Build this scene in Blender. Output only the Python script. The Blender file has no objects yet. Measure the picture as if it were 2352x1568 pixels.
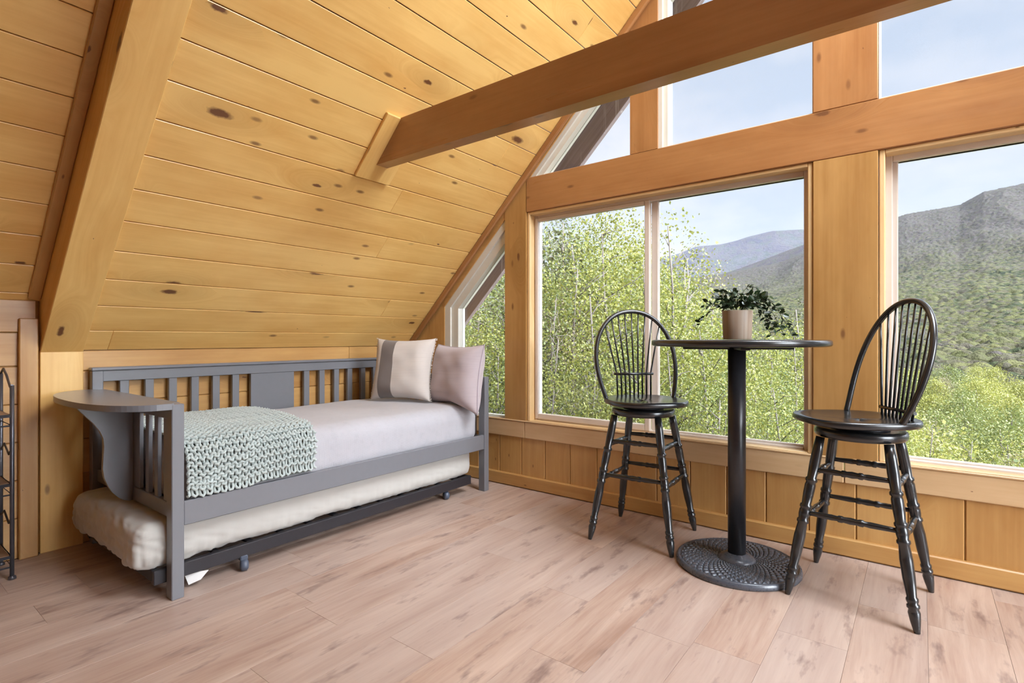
import bpy, bmesh, math, random
import numpy as np
from mathutils import Vector, Matrix
R = math.radians
random.seed(7)
rng = np.random.default_rng(7)
SC = bpy.context.scene
COL = SC.collection

# ------------------------------------------------------------------ camera
cam_data = bpy.data.cameras.new('camera')
cam = bpy.data.objects.new('camera', cam_data)
COL.objects.link(cam)
cam.location = (0, 0, 1.10)
cam.rotation_euler = (R(90), 0, R(37.4867))
cam_data.sensor_width = 36.0
cam_data.lens = 1225.57 / 2352 * 36.0
cam_data.shift_y = (776.63 - 784) / 2352 * -1 * -1
cam_data.clip_start = 0.02
cam_data.clip_end = 40000
SC.camera = cam

# ------------------------------------------------------------------ exposure
SC.view_settings.view_transform = 'Standard'
SC.view_settings.look = 'None'
SC.view_settings.gamma = 1
SC.view_settings.use_curve_mapping = False
SC.view_settings.exposure = 0.54
SC.cycles.max_bounces = 10
SC.cycles.diffuse_bounces = 7
SC.cycles.transparent_max_bounces = 24
SC.cycles.sample_clamp_indirect = 8
SC.cycles.volume_bounces = 0

# ------------------------------------------------------------------ sky
world = bpy.data.worlds.new('sky')
SC.world = world
world.use_nodes = True
def build_world():
    nt = world.node_tree; nt.nodes.clear(); N = nt.nodes.new; L = nt.links.new
    def math_(op, a, b=None, c=None):
        n = N('ShaderNodeMath'); n.operation = op
        for i, v in enumerate((a, b, c)):
            if v is None: continue
            if hasattr(v, 'links'): L(v, n.inputs[i])
            else: n.inputs[i].default_value = v
        return n.outputs[0]
    tc = N('ShaderNodeTexCoord'); d = tc.outputs['Generated']
    sep = N('ShaderNodeSeparateXYZ'); L(d, sep.inputs[0])
    x, y, z = sep.outputs
    # blue falling to pale at the horizon
    ramp = N('ShaderNodeValToRGB'); L(z, ramp.inputs[0])
    e = ramp.color_ramp.elements
    e[0].position = 0.0; e[0].color = (.52, .545, .60, 1)
    e[1].position = 0.75; e[1].color = (.36, .44, .57, 1)
    m = ramp.color_ramp.elements.new(.22); m.color = (.455, .51, .595, 1)
    # thin soft cloud sheets
    zz = math_('ADD', math_('MAXIMUM', z, 0.0), 0.22)
    cv = N('ShaderNodeCombineXYZ'); L(math_('DIVIDE', x, zz), cv.inputs[0]); L(math_('DIVIDE', y, zz), cv.inputs[1])
    no = N('ShaderNodeTexNoise'); L(cv.outputs[0], no.inputs['Vector'])
    no.inputs['Scale'].default_value = 1.5; no.inputs['Detail'].default_value = 5; no.inputs['Roughness'].default_value = .52
    cl = N('ShaderNodeMapRange'); L(no.outputs['Fac'], cl.inputs[0])
    cl.inputs[1].default_value = .42; cl.inputs[2].default_value = .62
    mix = N('ShaderNodeMix'); mix.data_type = 'RGBA'
    L(math_('MULTIPLY', cl.outputs[0], .85), mix.inputs[0]); L(ramp.outputs[0], mix.inputs[6]); mix.inputs[7].default_value = (.61, .62, .655, 1)
    # land below the horizon
    g = N('ShaderNodeMix'); g.data_type = 'RGBA'
    gf = N('ShaderNodeMapRange'); L(z, gf.inputs[0]); gf.inputs[1].default_value = -.02; gf.inputs[2].default_value = -.12
    L(gf.outputs[0], g.inputs[0]); L(mix.outputs[2], g.inputs[6]); g.inputs[7].default_value = (.30, .33, .20, 1)
    # bright zone added to the unseen sky on the right, to light the room
    dot = N('ShaderNodeVectorMath'); dot.operation = 'DOT_PRODUCT'; L(d, dot.inputs[0])
    dot.inputs[1].default_value = Vector((.72, -.10, .68)).normalized()
    s = N('ShaderNodeMapRange'); s.interpolation_type = 'SMOOTHSTEP'; L(dot.outputs['Value'], s.inputs[0])
    s.inputs[1].default_value = .36; s.inputs[2].default_value = 1.0
    up = N('ShaderNodeMapRange'); L(z, up.inputs[0]); up.inputs[1].default_value = -.03; up.inputs[2].default_value = .05
    sf = math_('MULTIPLY', math_('MULTIPLY', s.outputs[0], up.outputs[0]), ADDED_GLOW)
    glow = N('ShaderNodeVectorMath'); glow.operation = 'SCALE'
    glow.inputs[0].default_value = (.90, .96, 1.05); L(sf, glow.inputs['Scale'])
    add = N('ShaderNodeVectorMath'); L(g.outputs[2], add.inputs[0]); L(glow.outputs[0], add.inputs[1])
    bg = N('ShaderNodeBackground'); L(add.outputs[0], bg.inputs[0]); bg.inputs[1].default_value = 1.0
    out = N('ShaderNodeOutputWorld'); L(bg.outputs[0], out.inputs[0])
ADDED_GLOW = 19.5  # strength of the added sky glow
build_world()
world.cycles.sampling_method = 'MANUAL'
world.cycles.sample_map_resolution = 1024

# ================================================================== helpers
def new_mat(name):
    m = bpy.data.materials.new(name); m.use_nodes = True
    nt = m.node_tree; nt.nodes.clear()
    return m, nt, nt.nodes.new, nt.links.new
class NT:
    """small node helper"""
    def __init__(s, name):
        s.m, s.nt, s.N, s.L = new_mat(name)
    def set(s, inp, v):
        if hasattr(v, 'links'): s.L(v, inp)
        else: inp.default_value = v
    def math(s, op, a, b=None, clamp=False):
        n = s.N('ShaderNodeMath'); n.operation = op; n.use_clamp = clamp
        s.set(n.inputs[0], a)
        if b is not None: s.set(n.inputs[1], b)
        return n.outputs[0]
    def rng(s, v, a, b, c=0.0, d=1.0, smooth=False):
        n = s.N('ShaderNodeMapRange')
        if smooth: n.interpolation_type = 'SMOOTHSTEP'
        s.set(n.inputs[0], v); s.set(n.inputs[1], a); s.set(n.inputs[2], b); s.set(n.inputs[3], c); s.set(n.inputs[4], d)
        return n.outputs[0]
    def mix(s, f, a, b, blend='MIX'):
        n = s.N('ShaderNodeMix'); n.data_type = 'RGBA'; n.blend_type = blend
        s.set(n.inputs[0], f)
        for i, v in ((6, a), (7, b)):
            if hasattr(v, 'links'): s.L(v, n.inputs[i])
            else: n.inputs[i].default_value = (*v, 1) if len(v) == 3 else v
        return n.outputs[2]
    def noise(s, vec, scale, detail=3, rough=.5, dist=0.0):
        n = s.N('ShaderNodeTexNoise'); s.L(vec, n.inputs['Vector'])
        n.inputs['Scale'].default_value = scale; n.inputs['Detail'].default_value = detail
        n.inputs['Roughness'].default_value = rough; n.inputs['Distortion'].default_value = dist
        return n.outputs['Fac']
    def scaled(s, vec, sc, off=(0, 0, 0)):
        n = s.N('ShaderNodeMapping'); s.L(vec, n.inputs[0])
        n.inputs['Scale'].default_value = sc; n.inputs['Location'].default_value = off
        return n.outputs[0]
    def tex(s, which):
        return s.N('ShaderNodeTexCoord').outputs[which]
    def bump(s, h, strength, dist=.01):
        n = s.N('ShaderNodeBump'); s.L(h, n.inputs['Height'])
        n.inputs['Strength'].default_value = strength; n.inputs['Distance'].default_value = dist
        return n.outputs[0]
    def done(s, color, rough=.5, normal=None, spec=.5, metal=0.0, sheen=0.0, coat=0.0, coat_rough=.2):
        b = s.N('ShaderNodeBsdfPrincipled')
        if hasattr(color, 'links'): s.L(color, b.inputs['Base Color'])
        else: b.inputs['Base Color'].default_value = (*color, 1)
        s.set(b.inputs['Roughness'], rough); s.set(b.inputs['Specular IOR Level'], spec); s.set(b.inputs['Metallic'], metal)
        b.inputs['Sheen Weight'].default_value = sheen
        b.inputs['Coat Weight'].default_value = coat; b.inputs['Coat Roughness'].default_value = coat_rough
        if normal is not None: s.L(normal, b.inputs['Normal'])
        o = s.N('ShaderNodeOutputMaterial'); s.L(b.outputs[0], o.inputs[0])
        return s.m

class MB:
    """collects geometry with metre-scaled UVs, builds ONE mesh object"""
    def __init__(s):
        s.v = []; s.f = []; s.uv = []; s.sm = []
    def _face(s, idx, uvs, smooth):
        s.f.append(idx); s.uv.append(uvs); s.sm.append(smooth)
    def box(s, lo, hi, bev=.003, grain=None, O=(0, 0, 0), X=(1, 0, 0), Y=(0, 1, 0), Z=(0, 0, 1)):
        O = np.array(O, float); A = np.array([X, Y, Z], float)
        lo = np.minimum(lo, hi).astype(float) if True else lo; hi = np.array(hi, float)
        lo_, hi_ = np.minimum(lo, hi), np.maximum(lo, hi)
        size = hi_ - lo_
        b = min(bev, size.min() * .45)
        if grain is None: grain = int(np.argmax(size))
        off = np.array([random.uniform(0, 60), random.uniform(0, 60)])
        base = len(s.v); loc = []; ids = {}
        for sx in (0, 1):
            for sy in (0, 1):
                for sz in (0, 1):
                    c = np.array([(lo_, hi_)[sx][0], (lo_, hi_)[sy][1], (lo_, hi_)[sz][2]])
                    d = np.array([1 - 2 * sx, 1 - 2 * sy, 1 - 2 * sz]) * b
                    for k in range(3):      # vertex lying on face k
                        p = c + d; p[k] = c[k]
                        ids[(sx, sy, sz, k)] = base + len(loc); loc.append(p)
        cen = (lo_ + hi_) / 2
        for p in loc: s.v.append(tuple(O + p @ A))
        def add(keys, n):
            idx = [ids[k] for k in keys]
            P = [loc[i - base] for i in idx]
            nn = np.cross(P[1] - P[0], P[2] - P[0])
            if nn @ (sum(P) / len(P) - cen) < 0: idx = idx[::-1]; P = P[::-1]
            if n == grain: uvs = [(q[(n + 1) % 3] + off[0], q[(n + 2) % 3] + off[1]) for q in P]
            else:
                w = 3 - n - grain
                uvs = [(q[grain] + off[0], q[w] + off[1] + n * 1.7) for q in P]
            s._face(idx, uvs, False)
        for k in range(3):
            a, c = [i for i in range(3) if i != k]
            for sk in (0, 1):
                keys = []
                for (u, w) in ((0, 0), (1, 0), (1, 1), (0, 1)):
                    t = [0, 0, 0]; t[k] = sk; t[a] = u; t[c] = w; keys.append((*t, k))
                add(keys, k)
            for u in (0, 1):
                for w in (0, 1):
                    t0 = [0, 0, 0]; t0[a] = u; t0[c] = w; t0[k] = 0; t1 = t0[:]; t1[k] = 1
                    add([(*t0, a), (*t1, a), (*t1, c), (*t0, c)], a)
        for sx in (0, 1):
            for sy in (0, 1):
                for sz in (0, 1):
                    add([(sx, sy, sz, 0), (sx, sy, sz, 1), (sx, sy, sz, 2)], 0)
        return s
    def prism(s, poly, d0, d1, O=(0, 0, 0), X=(1, 0, 0), Y=(0, 0, 1), Z=(0, 1, 0), grain=0):
        """polygon in X,Y extruded along Z from d0 to d1"""
        O = np.array(O, float); X = np.array(X, float); Y = np.array(Y, float); Z = np.array(Z, float)
        n = len(poly); base = len(s.v); off = (random.uniform(0, 60), random.uniform(0, 60))
        for d in (d0, d1):
            for (a, b) in poly: s.v.append(tuple(O + a * X + b * Y + d * Z))
        P = np.array(s.v[base:]); cen = P.mean(0)
        def add(idx, uvs, n_out):
            q = [P[i] for i in idx]
            nn = np.zeros(3)
            for i in range(len(q)): nn += np.cross(q[i] - q[0], q[(i + 1) % len(q)] - q[0])
            if nn @ n_out < 0: idx = idx[::-1]; uvs = uvs[::-1]
            s._face([base + i for i in idx], uvs, False)
        sw = (lambda a, b: (a + off[0], b + off[1])) if grain == 0 else (lambda a, b: (b + off[0], a + off[1]))
        area = sum(poly[i][0] * poly[(i + 1) % n][1] - poly[(i + 1) % n][0] * poly[i][1] for i in range(n))
        sg = 1 if d1 > d0 else -1
        add(list(range(n)), [sw(*p) for p in poly], -Z * sg)
        add(list(range(n, 2 * n)), [sw(*p) for p in poly], Z * sg)
        for i in range(n):
            j = (i + 1) % n
            e = np.array([poly[j][0] - poly[i][0], poly[j][1] - poly[i][1]])
            no = np.array([e[1], -e[0]]) * (1 if area > 0 else -1)
            L_ = np.linalg.norm(e)
            add([i, j, n + j, n + i], [(off[0], off[1]), (off[0] + L_, off[1]), (off[0] + L_, off[1] + abs(d1 - d0)), (off[0], off[1] + abs(d1 - d0))], no[0] * X + no[1] * Y)
        return s
    def tube(s, pts, rad, sides=10, closed=False, cap=True, flat=1.0):
        P = [np.array(p, float) for p in pts]; n = len(P)
        if not hasattr(rad, '__len__'): rad = [rad] * n
        base = len(s.v); prev = None; L_ = 0
        for i in range(n):
            if closed: t = P[(i + 1) % n] - P[i - 1]
            else: t = P[min(i + 1, n - 1)] - P[max(i - 1, 0)]
            t = t / (np.linalg.norm(t) + 1e-12)
            if prev is None:
                h = np.array([0, 0, 1.]) if abs(t[2]) < .9 else np.array([1., 0, 0])
                a = np.cross(h, t)
            else: a = prev - t * (prev @ t)
            a /= np.linalg.norm(a) + 1e-12; prev = a; b = np.cross(t, a)
            for k in range(sides):
                th = 2 * math.pi * k / sides
                s.v.append(tuple(P[i] + rad[i] * (math.cos(th) * a + math.sin(th) * b * flat)))
        m = n if closed else n - 1
        for i in range(m):
            j = (i + 1) % n; l = np.linalg.norm(P[j] - P[i])
            for k in range(sides):
                k2 = (k + 1) % sides
                s._face([base + i * sides + k, base + i * sides + k2, base + j * sides + k2, base + j * sides + k],
                        [(L_, k / sides * .1), (L_, (k + 1) / sides * .1), (L_ + l, (k + 1) / sides * .1), (L_ + l, k / sides * .1)], True)
            L_ += l
        if cap and not closed:
            s._face([base + k for k in range(sides)][::-1], [(0, 0)] * sides, False)
            s._face([base + (n - 1) * sides + k for k in range(sides)], [(0, 0)] * sides, False)
        return s
    def lathe(s, prof, O=(0, 0, 0), axis=(0, 0, 1), sides=32, smooth=True):
        """profile of (radius, height) revolved about axis"""
        O = np.array(O, float); z = np.array(axis, float); z /= np.linalg.norm(z)
        h = np.array([1., 0, 0]) if abs(z[0]) < .9 else np.array([0, 1., 0])
        a = np.cross(h, z); a /= np.linalg.norm(a); b = np.cross(z, a)
        base = len(s.v); n = len(prof)
        for (r, t) in prof:
            for k in range(sides):
                th = 2 * math.pi * k / sides
                s.v.append(tuple(O + z * t + max(r, 1e-5) * (math.cos(th) * a + math.sin(th) * b)))
        for i in range(n - 1):
            for k in range(sides):
                k2 = (k + 1) % sides
                s._face([base + i * sides + k, base + i * sides + k2, base + (i + 1) * sides + k2, base + (i + 1) * sides + k],
                        [(k / sides, prof[i][1]), ((k + 1) / sides, prof[i][1]), ((k + 1) / sides, prof[i + 1][1]), (k / sides, prof[i + 1][1])], smooth)
        if prof[0][0] > 1e-4: s._face([base + k for k in range(sides)][::-1], [(0, 0)] * sides, False)
        if prof[-1][0] > 1e-4: s._face([base + (n - 1) * sides + k for k in range(sides)], [(0, 0)] * sides, False)
        return s
    def grid(s, P, uv=None, smooth=True, close_u=False):
        """P: array (n,m,3)"""
        n, m = P.shape[:2]; base = len(s.v)
        s.v.extend(map(tuple, P.reshape(-1, 3)))
        for i in range(n - 1 + (1 if close_u else 0)):
            i2 = (i + 1) % n
            for j in range(m - 1):
                q = [(i, j), (i2, j), (i2, j + 1), (i, j + 1)]
                if uv is not None: u = [tuple(uv[a, b]) for a, b in q]
                else: u = [(a / n, b / m) for a, b in q]
                s._face([base + a * m + b for a, b in q], u, smooth)
        return s
    def poly(s, P, smooth=False):
        base = len(s.v); s.v.extend(tuple(p) for p in P)
        s._face(list(range(base, base + len(P))), [(p[0], p[1]) for p in P], smooth); return s
    def build(s, name, mat, parent=None, loc=None, rotz=0.0):
        me = bpy.data.meshes.new(name)
        me.from_pydata(s.v, [], s.f)
        uvl = me.uv_layers.new(name='UVMap')
        flat = [c for f in s.uv for p in f for c in p]
        uvl.data.foreach_set('uv', flat)
        me.polygons.foreach_set('use_smooth', s.sm)
        me.materials.append(mat); me.update()
        o = bpy.data.objects.new(name, me); COL.objects.link(o)
        if parent is not None: o.parent = parent
        if loc is not None: o.location = loc
        o.rotation_euler.z = rotz
        return o

def tag(o, label, cat, group=None, kind=None):
    o['label'] = label; o['category'] = cat
    if group: o['group'] = group
    if kind: o['kind'] = kind
    return o
def empty(name, loc, rotz=0.0):
    o = bpy.data.objects.new(name, None); COL.objects.link(o)
    o.empty_display_size = .1; o.location = loc; o.rotation_euler.z = rotz
    return o
def struct(o, label, cat):
    return tag(o, label, cat, kind='structure')
def copy_tree(o, parent=None):
    c = o.copy(); COL.objects.link(c)
    if parent is not None: c.parent = parent
    for ch in list(o.children): copy_tree(ch, c)
    return c

# ================================================================== materials
def pine(name, light, dark, knot=(.16, .065, .025), rough=.36, knots=1.0, coat=.15):
    t = NT(name); uv = t.tex('UV')
    ku = t.scaled(uv, (1.35, 3.6, 1))
    wob = t.noise(uv, 3.0, 2)
    vor = t.N('ShaderNodeTexVoronoi'); vor.voronoi_dimensions = '2D'; vor.inputs['Scale'].default_value = 1.0; vor.inputs['Randomness'].default_value = .95
    t.L(ku, vor.inputs['Vector'])
    sepc = t.N('ShaderNodeSeparateColor'); t.L(vor.outputs['Color'], sepc.inputs[0])
    on = t.rng(sepc.outputs[0], .55, 1.0, 0.0, 1.0)
    d = vor.outputs['Distance']
    rad = t.math('MULTIPLY', on, .105 * knots)
    jag = t.math('ADD', d, t.rng(t.noise(uv, 40, 3), 0, 1, -.03, .03))
    core = t.math('SUBTRACT', 1.0, t.rng(t.math('DIVIDE', jag, t.math('ADD', rad, .002)), .55, 1.0), clamp=True)
    halo = t.math('MULTIPLY', t.rng(d, .42, .02, 0, 1, True), t.rng(on, .05, .5))
    # small pin knots
    v2 = t.N('ShaderNodeTexVoronoi'); v2.voronoi_dimensions = '2D'; v2.inputs['Scale'].default_value = 1.0
    t.L(t.scaled(uv, (3.0, 7.5, 1), (3.3, 9.1, 0)), v2.inputs['Vector'])
    s2 = t.N('ShaderNodeSeparateColor'); t.L(v2.outputs['Color'], s2.inputs[0])
    core2 = t.math('MULTIPLY', t.rng(v2.outputs['Distance'], .10 * knots + .001, .04 * knots), t.rng(s2.outputs[1], .80, .86))
    # grain bending round the knots
    du = t.N('ShaderNodeCombineXYZ'); t.L(t.math('MULTIPLY', halo, .35), du.inputs[1]); t.L(t.math('MULTIPLY', wob, .06), du.inputs[0])
    warp = t.N('ShaderNodeVectorMath'); t.L(uv, warp.inputs[0]); t.L(du.outputs[0], warp.inputs[1])
    fine = t.noise(t.scaled(warp.outputs[0], (1.6, 46, 1)), 1.0, 5, .6)
    mid = t.noise(t.scaled(warp.outputs[0], (.55, 9, 1)), 1.0, 3, .55)
    broad = t.noise(t.scaled(uv, (.5, 2.4, 1)), 1.0, 2)
    f = t.math('ADD', t.math('ADD', t.math('MULTIPLY', fine, .40), t.math('MULTIPLY', mid, .45)), t.math('MULTIPLY', broad, .45))
    blotch = t.noise(t.scaled(uv, (1.7, 4.5, 1), (5, 2, 0)), 1, 4, .6)
    f = t.math('ADD', f, t.rng(blotch, .35, .70, -.13, .15))
    c = t.mix(t.rng(f, .46, .84), light, dark)
    c = t.mix(t.math('MULTIPLY', halo, .45), c, tuple(a * .62 + b * .1 for a, b in zip(dark, light)))
    c = t.mix(t.math('MAXIMUM', core, t.math('MULTIPLY', core2, .8)), c, knot)
    rr = t.rng(mid, .3, .7, rough - .05, rough + .08)
    return t.done(c, rr, t.bump(fine, .12, .004), spec=.45, coat=coat, coat_rough=.25)

def plain(name, color, rough=.5, spec=.5, metal=0.0, nscale=60, namp=.12, bump=.1, bdist=.002, sheen=0.0, coat=0.0):
    t = NT(name); ob = t.tex('Object')
    n = t.noise(ob, nscale, 3)
    c = t.mix(n, tuple(v * (1 - namp) for v in color), tuple(min(1, v * (1 + namp)) for v in color))
    return t.done(c, rough, t.bump(n, bump, bdist), spec, metal, sheen, coat)

M = {}
M['ceiling'] = pine('honey_pine_ceiling', (.87, .565, .195), (.72, .40, .11))
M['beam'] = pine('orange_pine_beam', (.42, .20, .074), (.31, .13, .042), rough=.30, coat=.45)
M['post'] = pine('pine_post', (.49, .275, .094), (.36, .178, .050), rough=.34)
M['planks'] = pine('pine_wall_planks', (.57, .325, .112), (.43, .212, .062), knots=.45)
M['pale'] = pine('pale_pine_sill', (.68, .47, .26), (.56, .35, .17), knots=.7)
M['jamb'] = pine('light_pine_jamb', (.82, .60, .32), (.70, .46, .21), knots=.3)
M['vinyl'] = plain('almond_vinyl', (.66, .57, .49), .4, nscale=15, namp=.04, bump=.02)
M['whitevinyl'] = plain('ivory_vinyl', (.66, .63, .55), .4, nscale=15, namp=.04, bump=.02)
M['fascia'] = None
def fascia():
    t = NT('weathered_stained_fascia'); uv = t.tex('UV')
    a = t.noise(t.scaled(uv, (1.5, 40, 1)), 1, 4, .6)
    ob = t.tex('Object')
    st = t.noise(t.scaled(ob, (26, 26, 1.2)), 1, 3, .6)
    c = t.mix(t.rng(a, .3, .7), (.22, .18, .19), (.34, .28, .29))
    c = t.mix(t.rng(st, .60, .70), c, (.45, .41, .42))
    return t.done(c, .75, t.bump(a, .2, .004), spec=.2)
M['fascia'] = fascia()
def floor_mat():
    t = NT('vinyl_plank_floor'); uv = t.tex('UV')
    w = t.noise(t.scaled(uv, (1.2, 5, 1)), 1, 2)
    off = t.N('ShaderNodeCombineXYZ'); t.L(t.math('MULTIPLY', w, .10), off.inputs[1])
    wv = t.N('ShaderNodeVectorMath'); t.L(uv, wv.inputs[0]); t.L(off.outputs[0], wv.inputs[1])
    fine = t.noise(t.scaled(wv.outputs[0], (3, 55, 1)), 1, 5, .62)
    mid = t.noise(t.scaled(wv.outputs[0], (1.1, 8.5, 1)), 1, 4, .6)
    broad = t.noise(t.scaled(uv, (.35, .9, 1)), 1, 1)
    smudge = t.noise(t.scaled(uv, (3.2, 11, 1), (7, 3, 0)), 1, 4, .65)
    f = t.math('ADD', t.math('MULTIPLY', fine, .35), t.math('MULTIPLY', mid, .75))
    c = t.mix(t.rng(f, .40, .70), FLOOR_A, FLOOR_B)
    c = t.mix(t.math('MULTIPLY', t.rng(broad, .40, .66), .45), c, FLOOR_C)
    c = t.mix(t.math('MULTIPLY', t.rng(smudge, .56, .70), .75), c, FLOOR_D)
    rr = t.rng(fine, .3, .7, .34, .46)
    return t.done(c, rr, t.bump(fine, .10, .003), spec=.5)
FLOOR_A = (.57, .43, .345); FLOOR_B = (.37, .235, .175); FLOOR_C = (.48, .40, .36); FLOOR_D = (.185, .115, .10)
M['floor'] = floor_mat()
M['deck'] = plain('added_deck_paint', (.70, .66, .58), .7, nscale=8, namp=.06)  # pale surface of the unseen deck added to bounce light indoors
M['subfloor'] = plain('dark_joint', (.10, .055, .04), .8)
M['grey'] = plain('grey_painted_wood', (.178, .181, .197), .34, nscale=30, namp=.04, bump=.04, coat=.4)
M['black'] = plain('black_painted_wood', (.016, .017, .018), .27, spec=.6, nscale=60, namp=.5, bump=.10, coat=.35)
M['blackmetal'] = plain('black_metal', (.022, .022, .026), .34, spec=.55, nscale=80, namp=.25, bump=.06)
M['steel'] = plain('dark_bed_frame_steel', (.020, .018, .022), .45, nscale=40, namp=.2, bump=.04)
M['caster'] = plain('caster_plastic', (.07, .085, .12), .38, nscale=40, namp=.1, bump=.02)
M['rack'] = plain('pewter_rack_metal', (.10, .10, .115), .35, spec=.6, metal=.6, nscale=40, namp=.2, bump=.05)
M['rackshelf'] = plain('rack_wood_shelf', (.25, .15, .09), .45, nscale=40, namp=.3)
def cloth(name, color, weave=420, var=.05, rough=.9, slub=None, bump=.25, sheen=.3):
    t = NT(name); ob = t.tex('Object')
    wv = t.N('ShaderNodeTexWave'); wv.inputs['Scale'].default_value = weave; t.L(ob, wv.inputs['Vector']); wv.bands_direction = 'X'
    wz = t.N('ShaderNodeTexWave'); wz.inputs['Scale'].default_value = weave; t.L(ob, wz.inputs['Vector']); wz.bands_direction = 'Z'
    wy = t.N('ShaderNodeTexWave'); wy.inputs['Scale'].default_value = weave; t.L(ob, wy.inputs['Vector']); wy.bands_direction = 'Y'
    h = t.math('ADD', t.math('ADD', wv.outputs['Fac'], wz.outputs['Fac']), wy.outputs['Fac'])
    n = t.noise(ob, 9, 4)
    c = t.mix(n, tuple(v * (1 - var) for v in color), tuple(min(1, v * (1 + var)) for v in color))
    hh = h
    if slub:
        sl = t.noise(t.scaled(ob, slub), 1, 3)
        c = t.mix(t.rng(sl, .5, .7, 0, .35), c, tuple(v * .86 for v in color))
        hh = t.math('ADD', h, t.math('MULTIPLY', sl, 2))
    return t.done(c, rough, t.bump(hh, bump, .001), spec=.15, sheen=sheen)
M['coverlet'] = cloth('blush_white_coverlet', (.44, .428, .45), weave=60, bump=.35, slub=(30, 30, 30))
M['sheet'] = cloth('cream_fitted_sheet', (.50, .48, .44), weave=500, var=.03, bump=.1)
M['mauve'] = cloth('mauve_linen', (.46, .385, .39), weave=300, slub=(6, 6, 160))
M['mauvepipe'] = cloth('mauve_piping', (.42, .35, .38), weave=300)
M['stripe'] = cloth('oat_linen', (.57, .51, .46), weave=300, slub=(6, 6, 160))
M['band'] = cloth('taupe_band', (.165, .135, .12), weave=300)
M['fringe'] = cloth('cream_fringe', (.80, .75, .68), weave=300)
M['yarn'] = cloth('sage_chunky_yarn', (.50, .56, .535), weave=170, var=.10, bump=.5)
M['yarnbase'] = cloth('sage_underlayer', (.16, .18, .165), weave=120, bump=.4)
M['pot'] = None
def pot_mat():
    t = NT('blush_striped_pot'); ob = t.tex('Object')
    g = t.N('ShaderNodeTexGradient'); g.gradient_type = 'RADIAL'; t.L(ob, g.inputs[0])
    st = t.N('ShaderNodeTexNoise'); st.noise_dimensions = '1D'; t.L(t.math('MULTIPLY', g.outputs['Fac'], 14.0), st.inputs['W']); st.inputs['Scale'].default_value = 1.4
    c = t.mix(t.rng(st.outputs['Fac'], .38, .62), (.33, .235, .17), (.39, .31, .235))
    return t.done(c, .45, t.bump(t.noise(ob, 50, 2), .1, .002))
M['pot'] = pot_mat()
M['soil'] = plain('potting_soil', (.03, .02, .014), .95, nscale=200, namp=.4, bump=.6)
M['paper'] = plain('white_paper_tag', (.75, .74, .72), .8, nscale=30, namp=.03)
M['houseleaf'] = None
def leaf_mat(name, cols, rough=.45, trans=.35, spec=.3):
    t = NT(name)
    geo = t.N('ShaderNodeNewGeometry')
    ramp = t.N('ShaderNodeValToRGB'); t.L(geo.outputs['Random Per Island'], ramp.inputs[0])
    el = ramp.color_ramp.elements
    el[0].position = 0; el[0].color = (*cols[0], 1); el[1].position = 1; el[1].color = (*cols[-1], 1)
    for i, c in enumerate(cols[1:-1]):
        e = el.new((i + 1) / (len(cols) - 1)); e.color = (*c, 1)
    b = t.N('ShaderNodeBsdfPrincipled'); t.L(ramp.outputs[0], b.inputs['Base Color'])
    b.inputs['Roughness'].default_value = rough; b.inputs['Specular IOR Level'].default_value = spec
    o = t.N('ShaderNodeOutputMaterial')
    if trans > 0:
        tr = t.N('ShaderNodeBsdfTranslucent'); t.L(ramp.outputs[0], tr.inputs[0])
        mx = t.N('ShaderNodeMixShader'); mx.inputs[0].default_value = trans
        t.L(b.outputs[0], mx.inputs[1]); t.L(tr.outputs[0], mx.inputs[2]); t.L(mx.outputs[0], o.inputs[0])
    else: t.L(b.outputs[0], o.inputs[0])
    return t.m
M['houseleaf'] = leaf_mat('glossy_dark_leaf', [(.012, .022, .010), (.03, .055, .02), (.02, .04, .016)], .3, .08, .5)
M['leaf_y'] = leaf_mat('spring_leaf_yellow_green', [(.12, .132, .026), (.20, .205, .038), (.08, .098, .022), (.24, .225, .055)])
M['crown_y'] = leaf_mat('spring_crown_yellow_green', [(.17, .18, .04), (.24, .235, .05), (.13, .145, .035), (.27, .25, .07)])
M['crown_g'] = leaf_mat('spring_crown_green', [(.10, .125, .035), (.15, .165, .045), (.075, .10, .03), (.18, .175, .06)])
M['crown_b'] = leaf_mat('spring_crown_tan', [(.16, .14, .075), (.20, .175, .085), (.12, .105, .065), (.22, .20, .10)])
M['leaf_g'] = leaf_mat('spring_leaf_green', [(.075, .10, .03), (.14, .16, .042), (.05, .075, .025), (.18, .18, .06)])
M['leaf_o'] = leaf_mat('olive_evergreen', [(.040, .047, .02), (.075, .08, .035), (.028, .036, .018), (.10, .095, .045)])
M['leaf_b'] = leaf_mat('budding_tan_twigs', [(.13, .11, .06), (.17, .145, .075), (.09, .075, .05), (.19, .17, .075)])
M['bark'] = plain('grey_bark', (.095, .08, .068), .9, nscale=9, namp=.45, bump=.5, bdist=.02)
M['stem'] = plain('plant_stem', (.03, .04, .015), .6)
def glass_mat():
    t = NT('window_glass')
    fr = t.N('ShaderNodeFresnel'); fr.inputs[0].default_value = 1.35
    tr = t.N('ShaderNodeBsdfTransparent'); tr.inputs[0].default_value = (.985, .99, .988, 1)
    gl = t.N('ShaderNodeBsdfGlossy'); gl.inputs['Roughness'].default_value = .01
    mx = t.N('ShaderNodeMixShader'); t.L(fr.outputs[0], mx.inputs[0]); t.L(tr.outputs[0], mx.inputs[1]); t.L(gl.outputs[0], mx.inputs[2])
    o = t.N('ShaderNodeOutputMaterial'); t.L(mx.outputs[0], o.inputs[0])
    return t.m
M['glass'] = glass_mat()
def base_metal():
    t = NT('cast_iron_base'); ob = t.tex('Object')
    n = t.noise(ob, 90, 3)
    c = t.mix(n, (.055, .062, .078), (.085, .094, .115))
    return t.done(c, t.rng(n, .3, .7, .24, .36), t.bump(n, .10, .002), spec=.7)
M['iron'] = base_metal()

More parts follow.
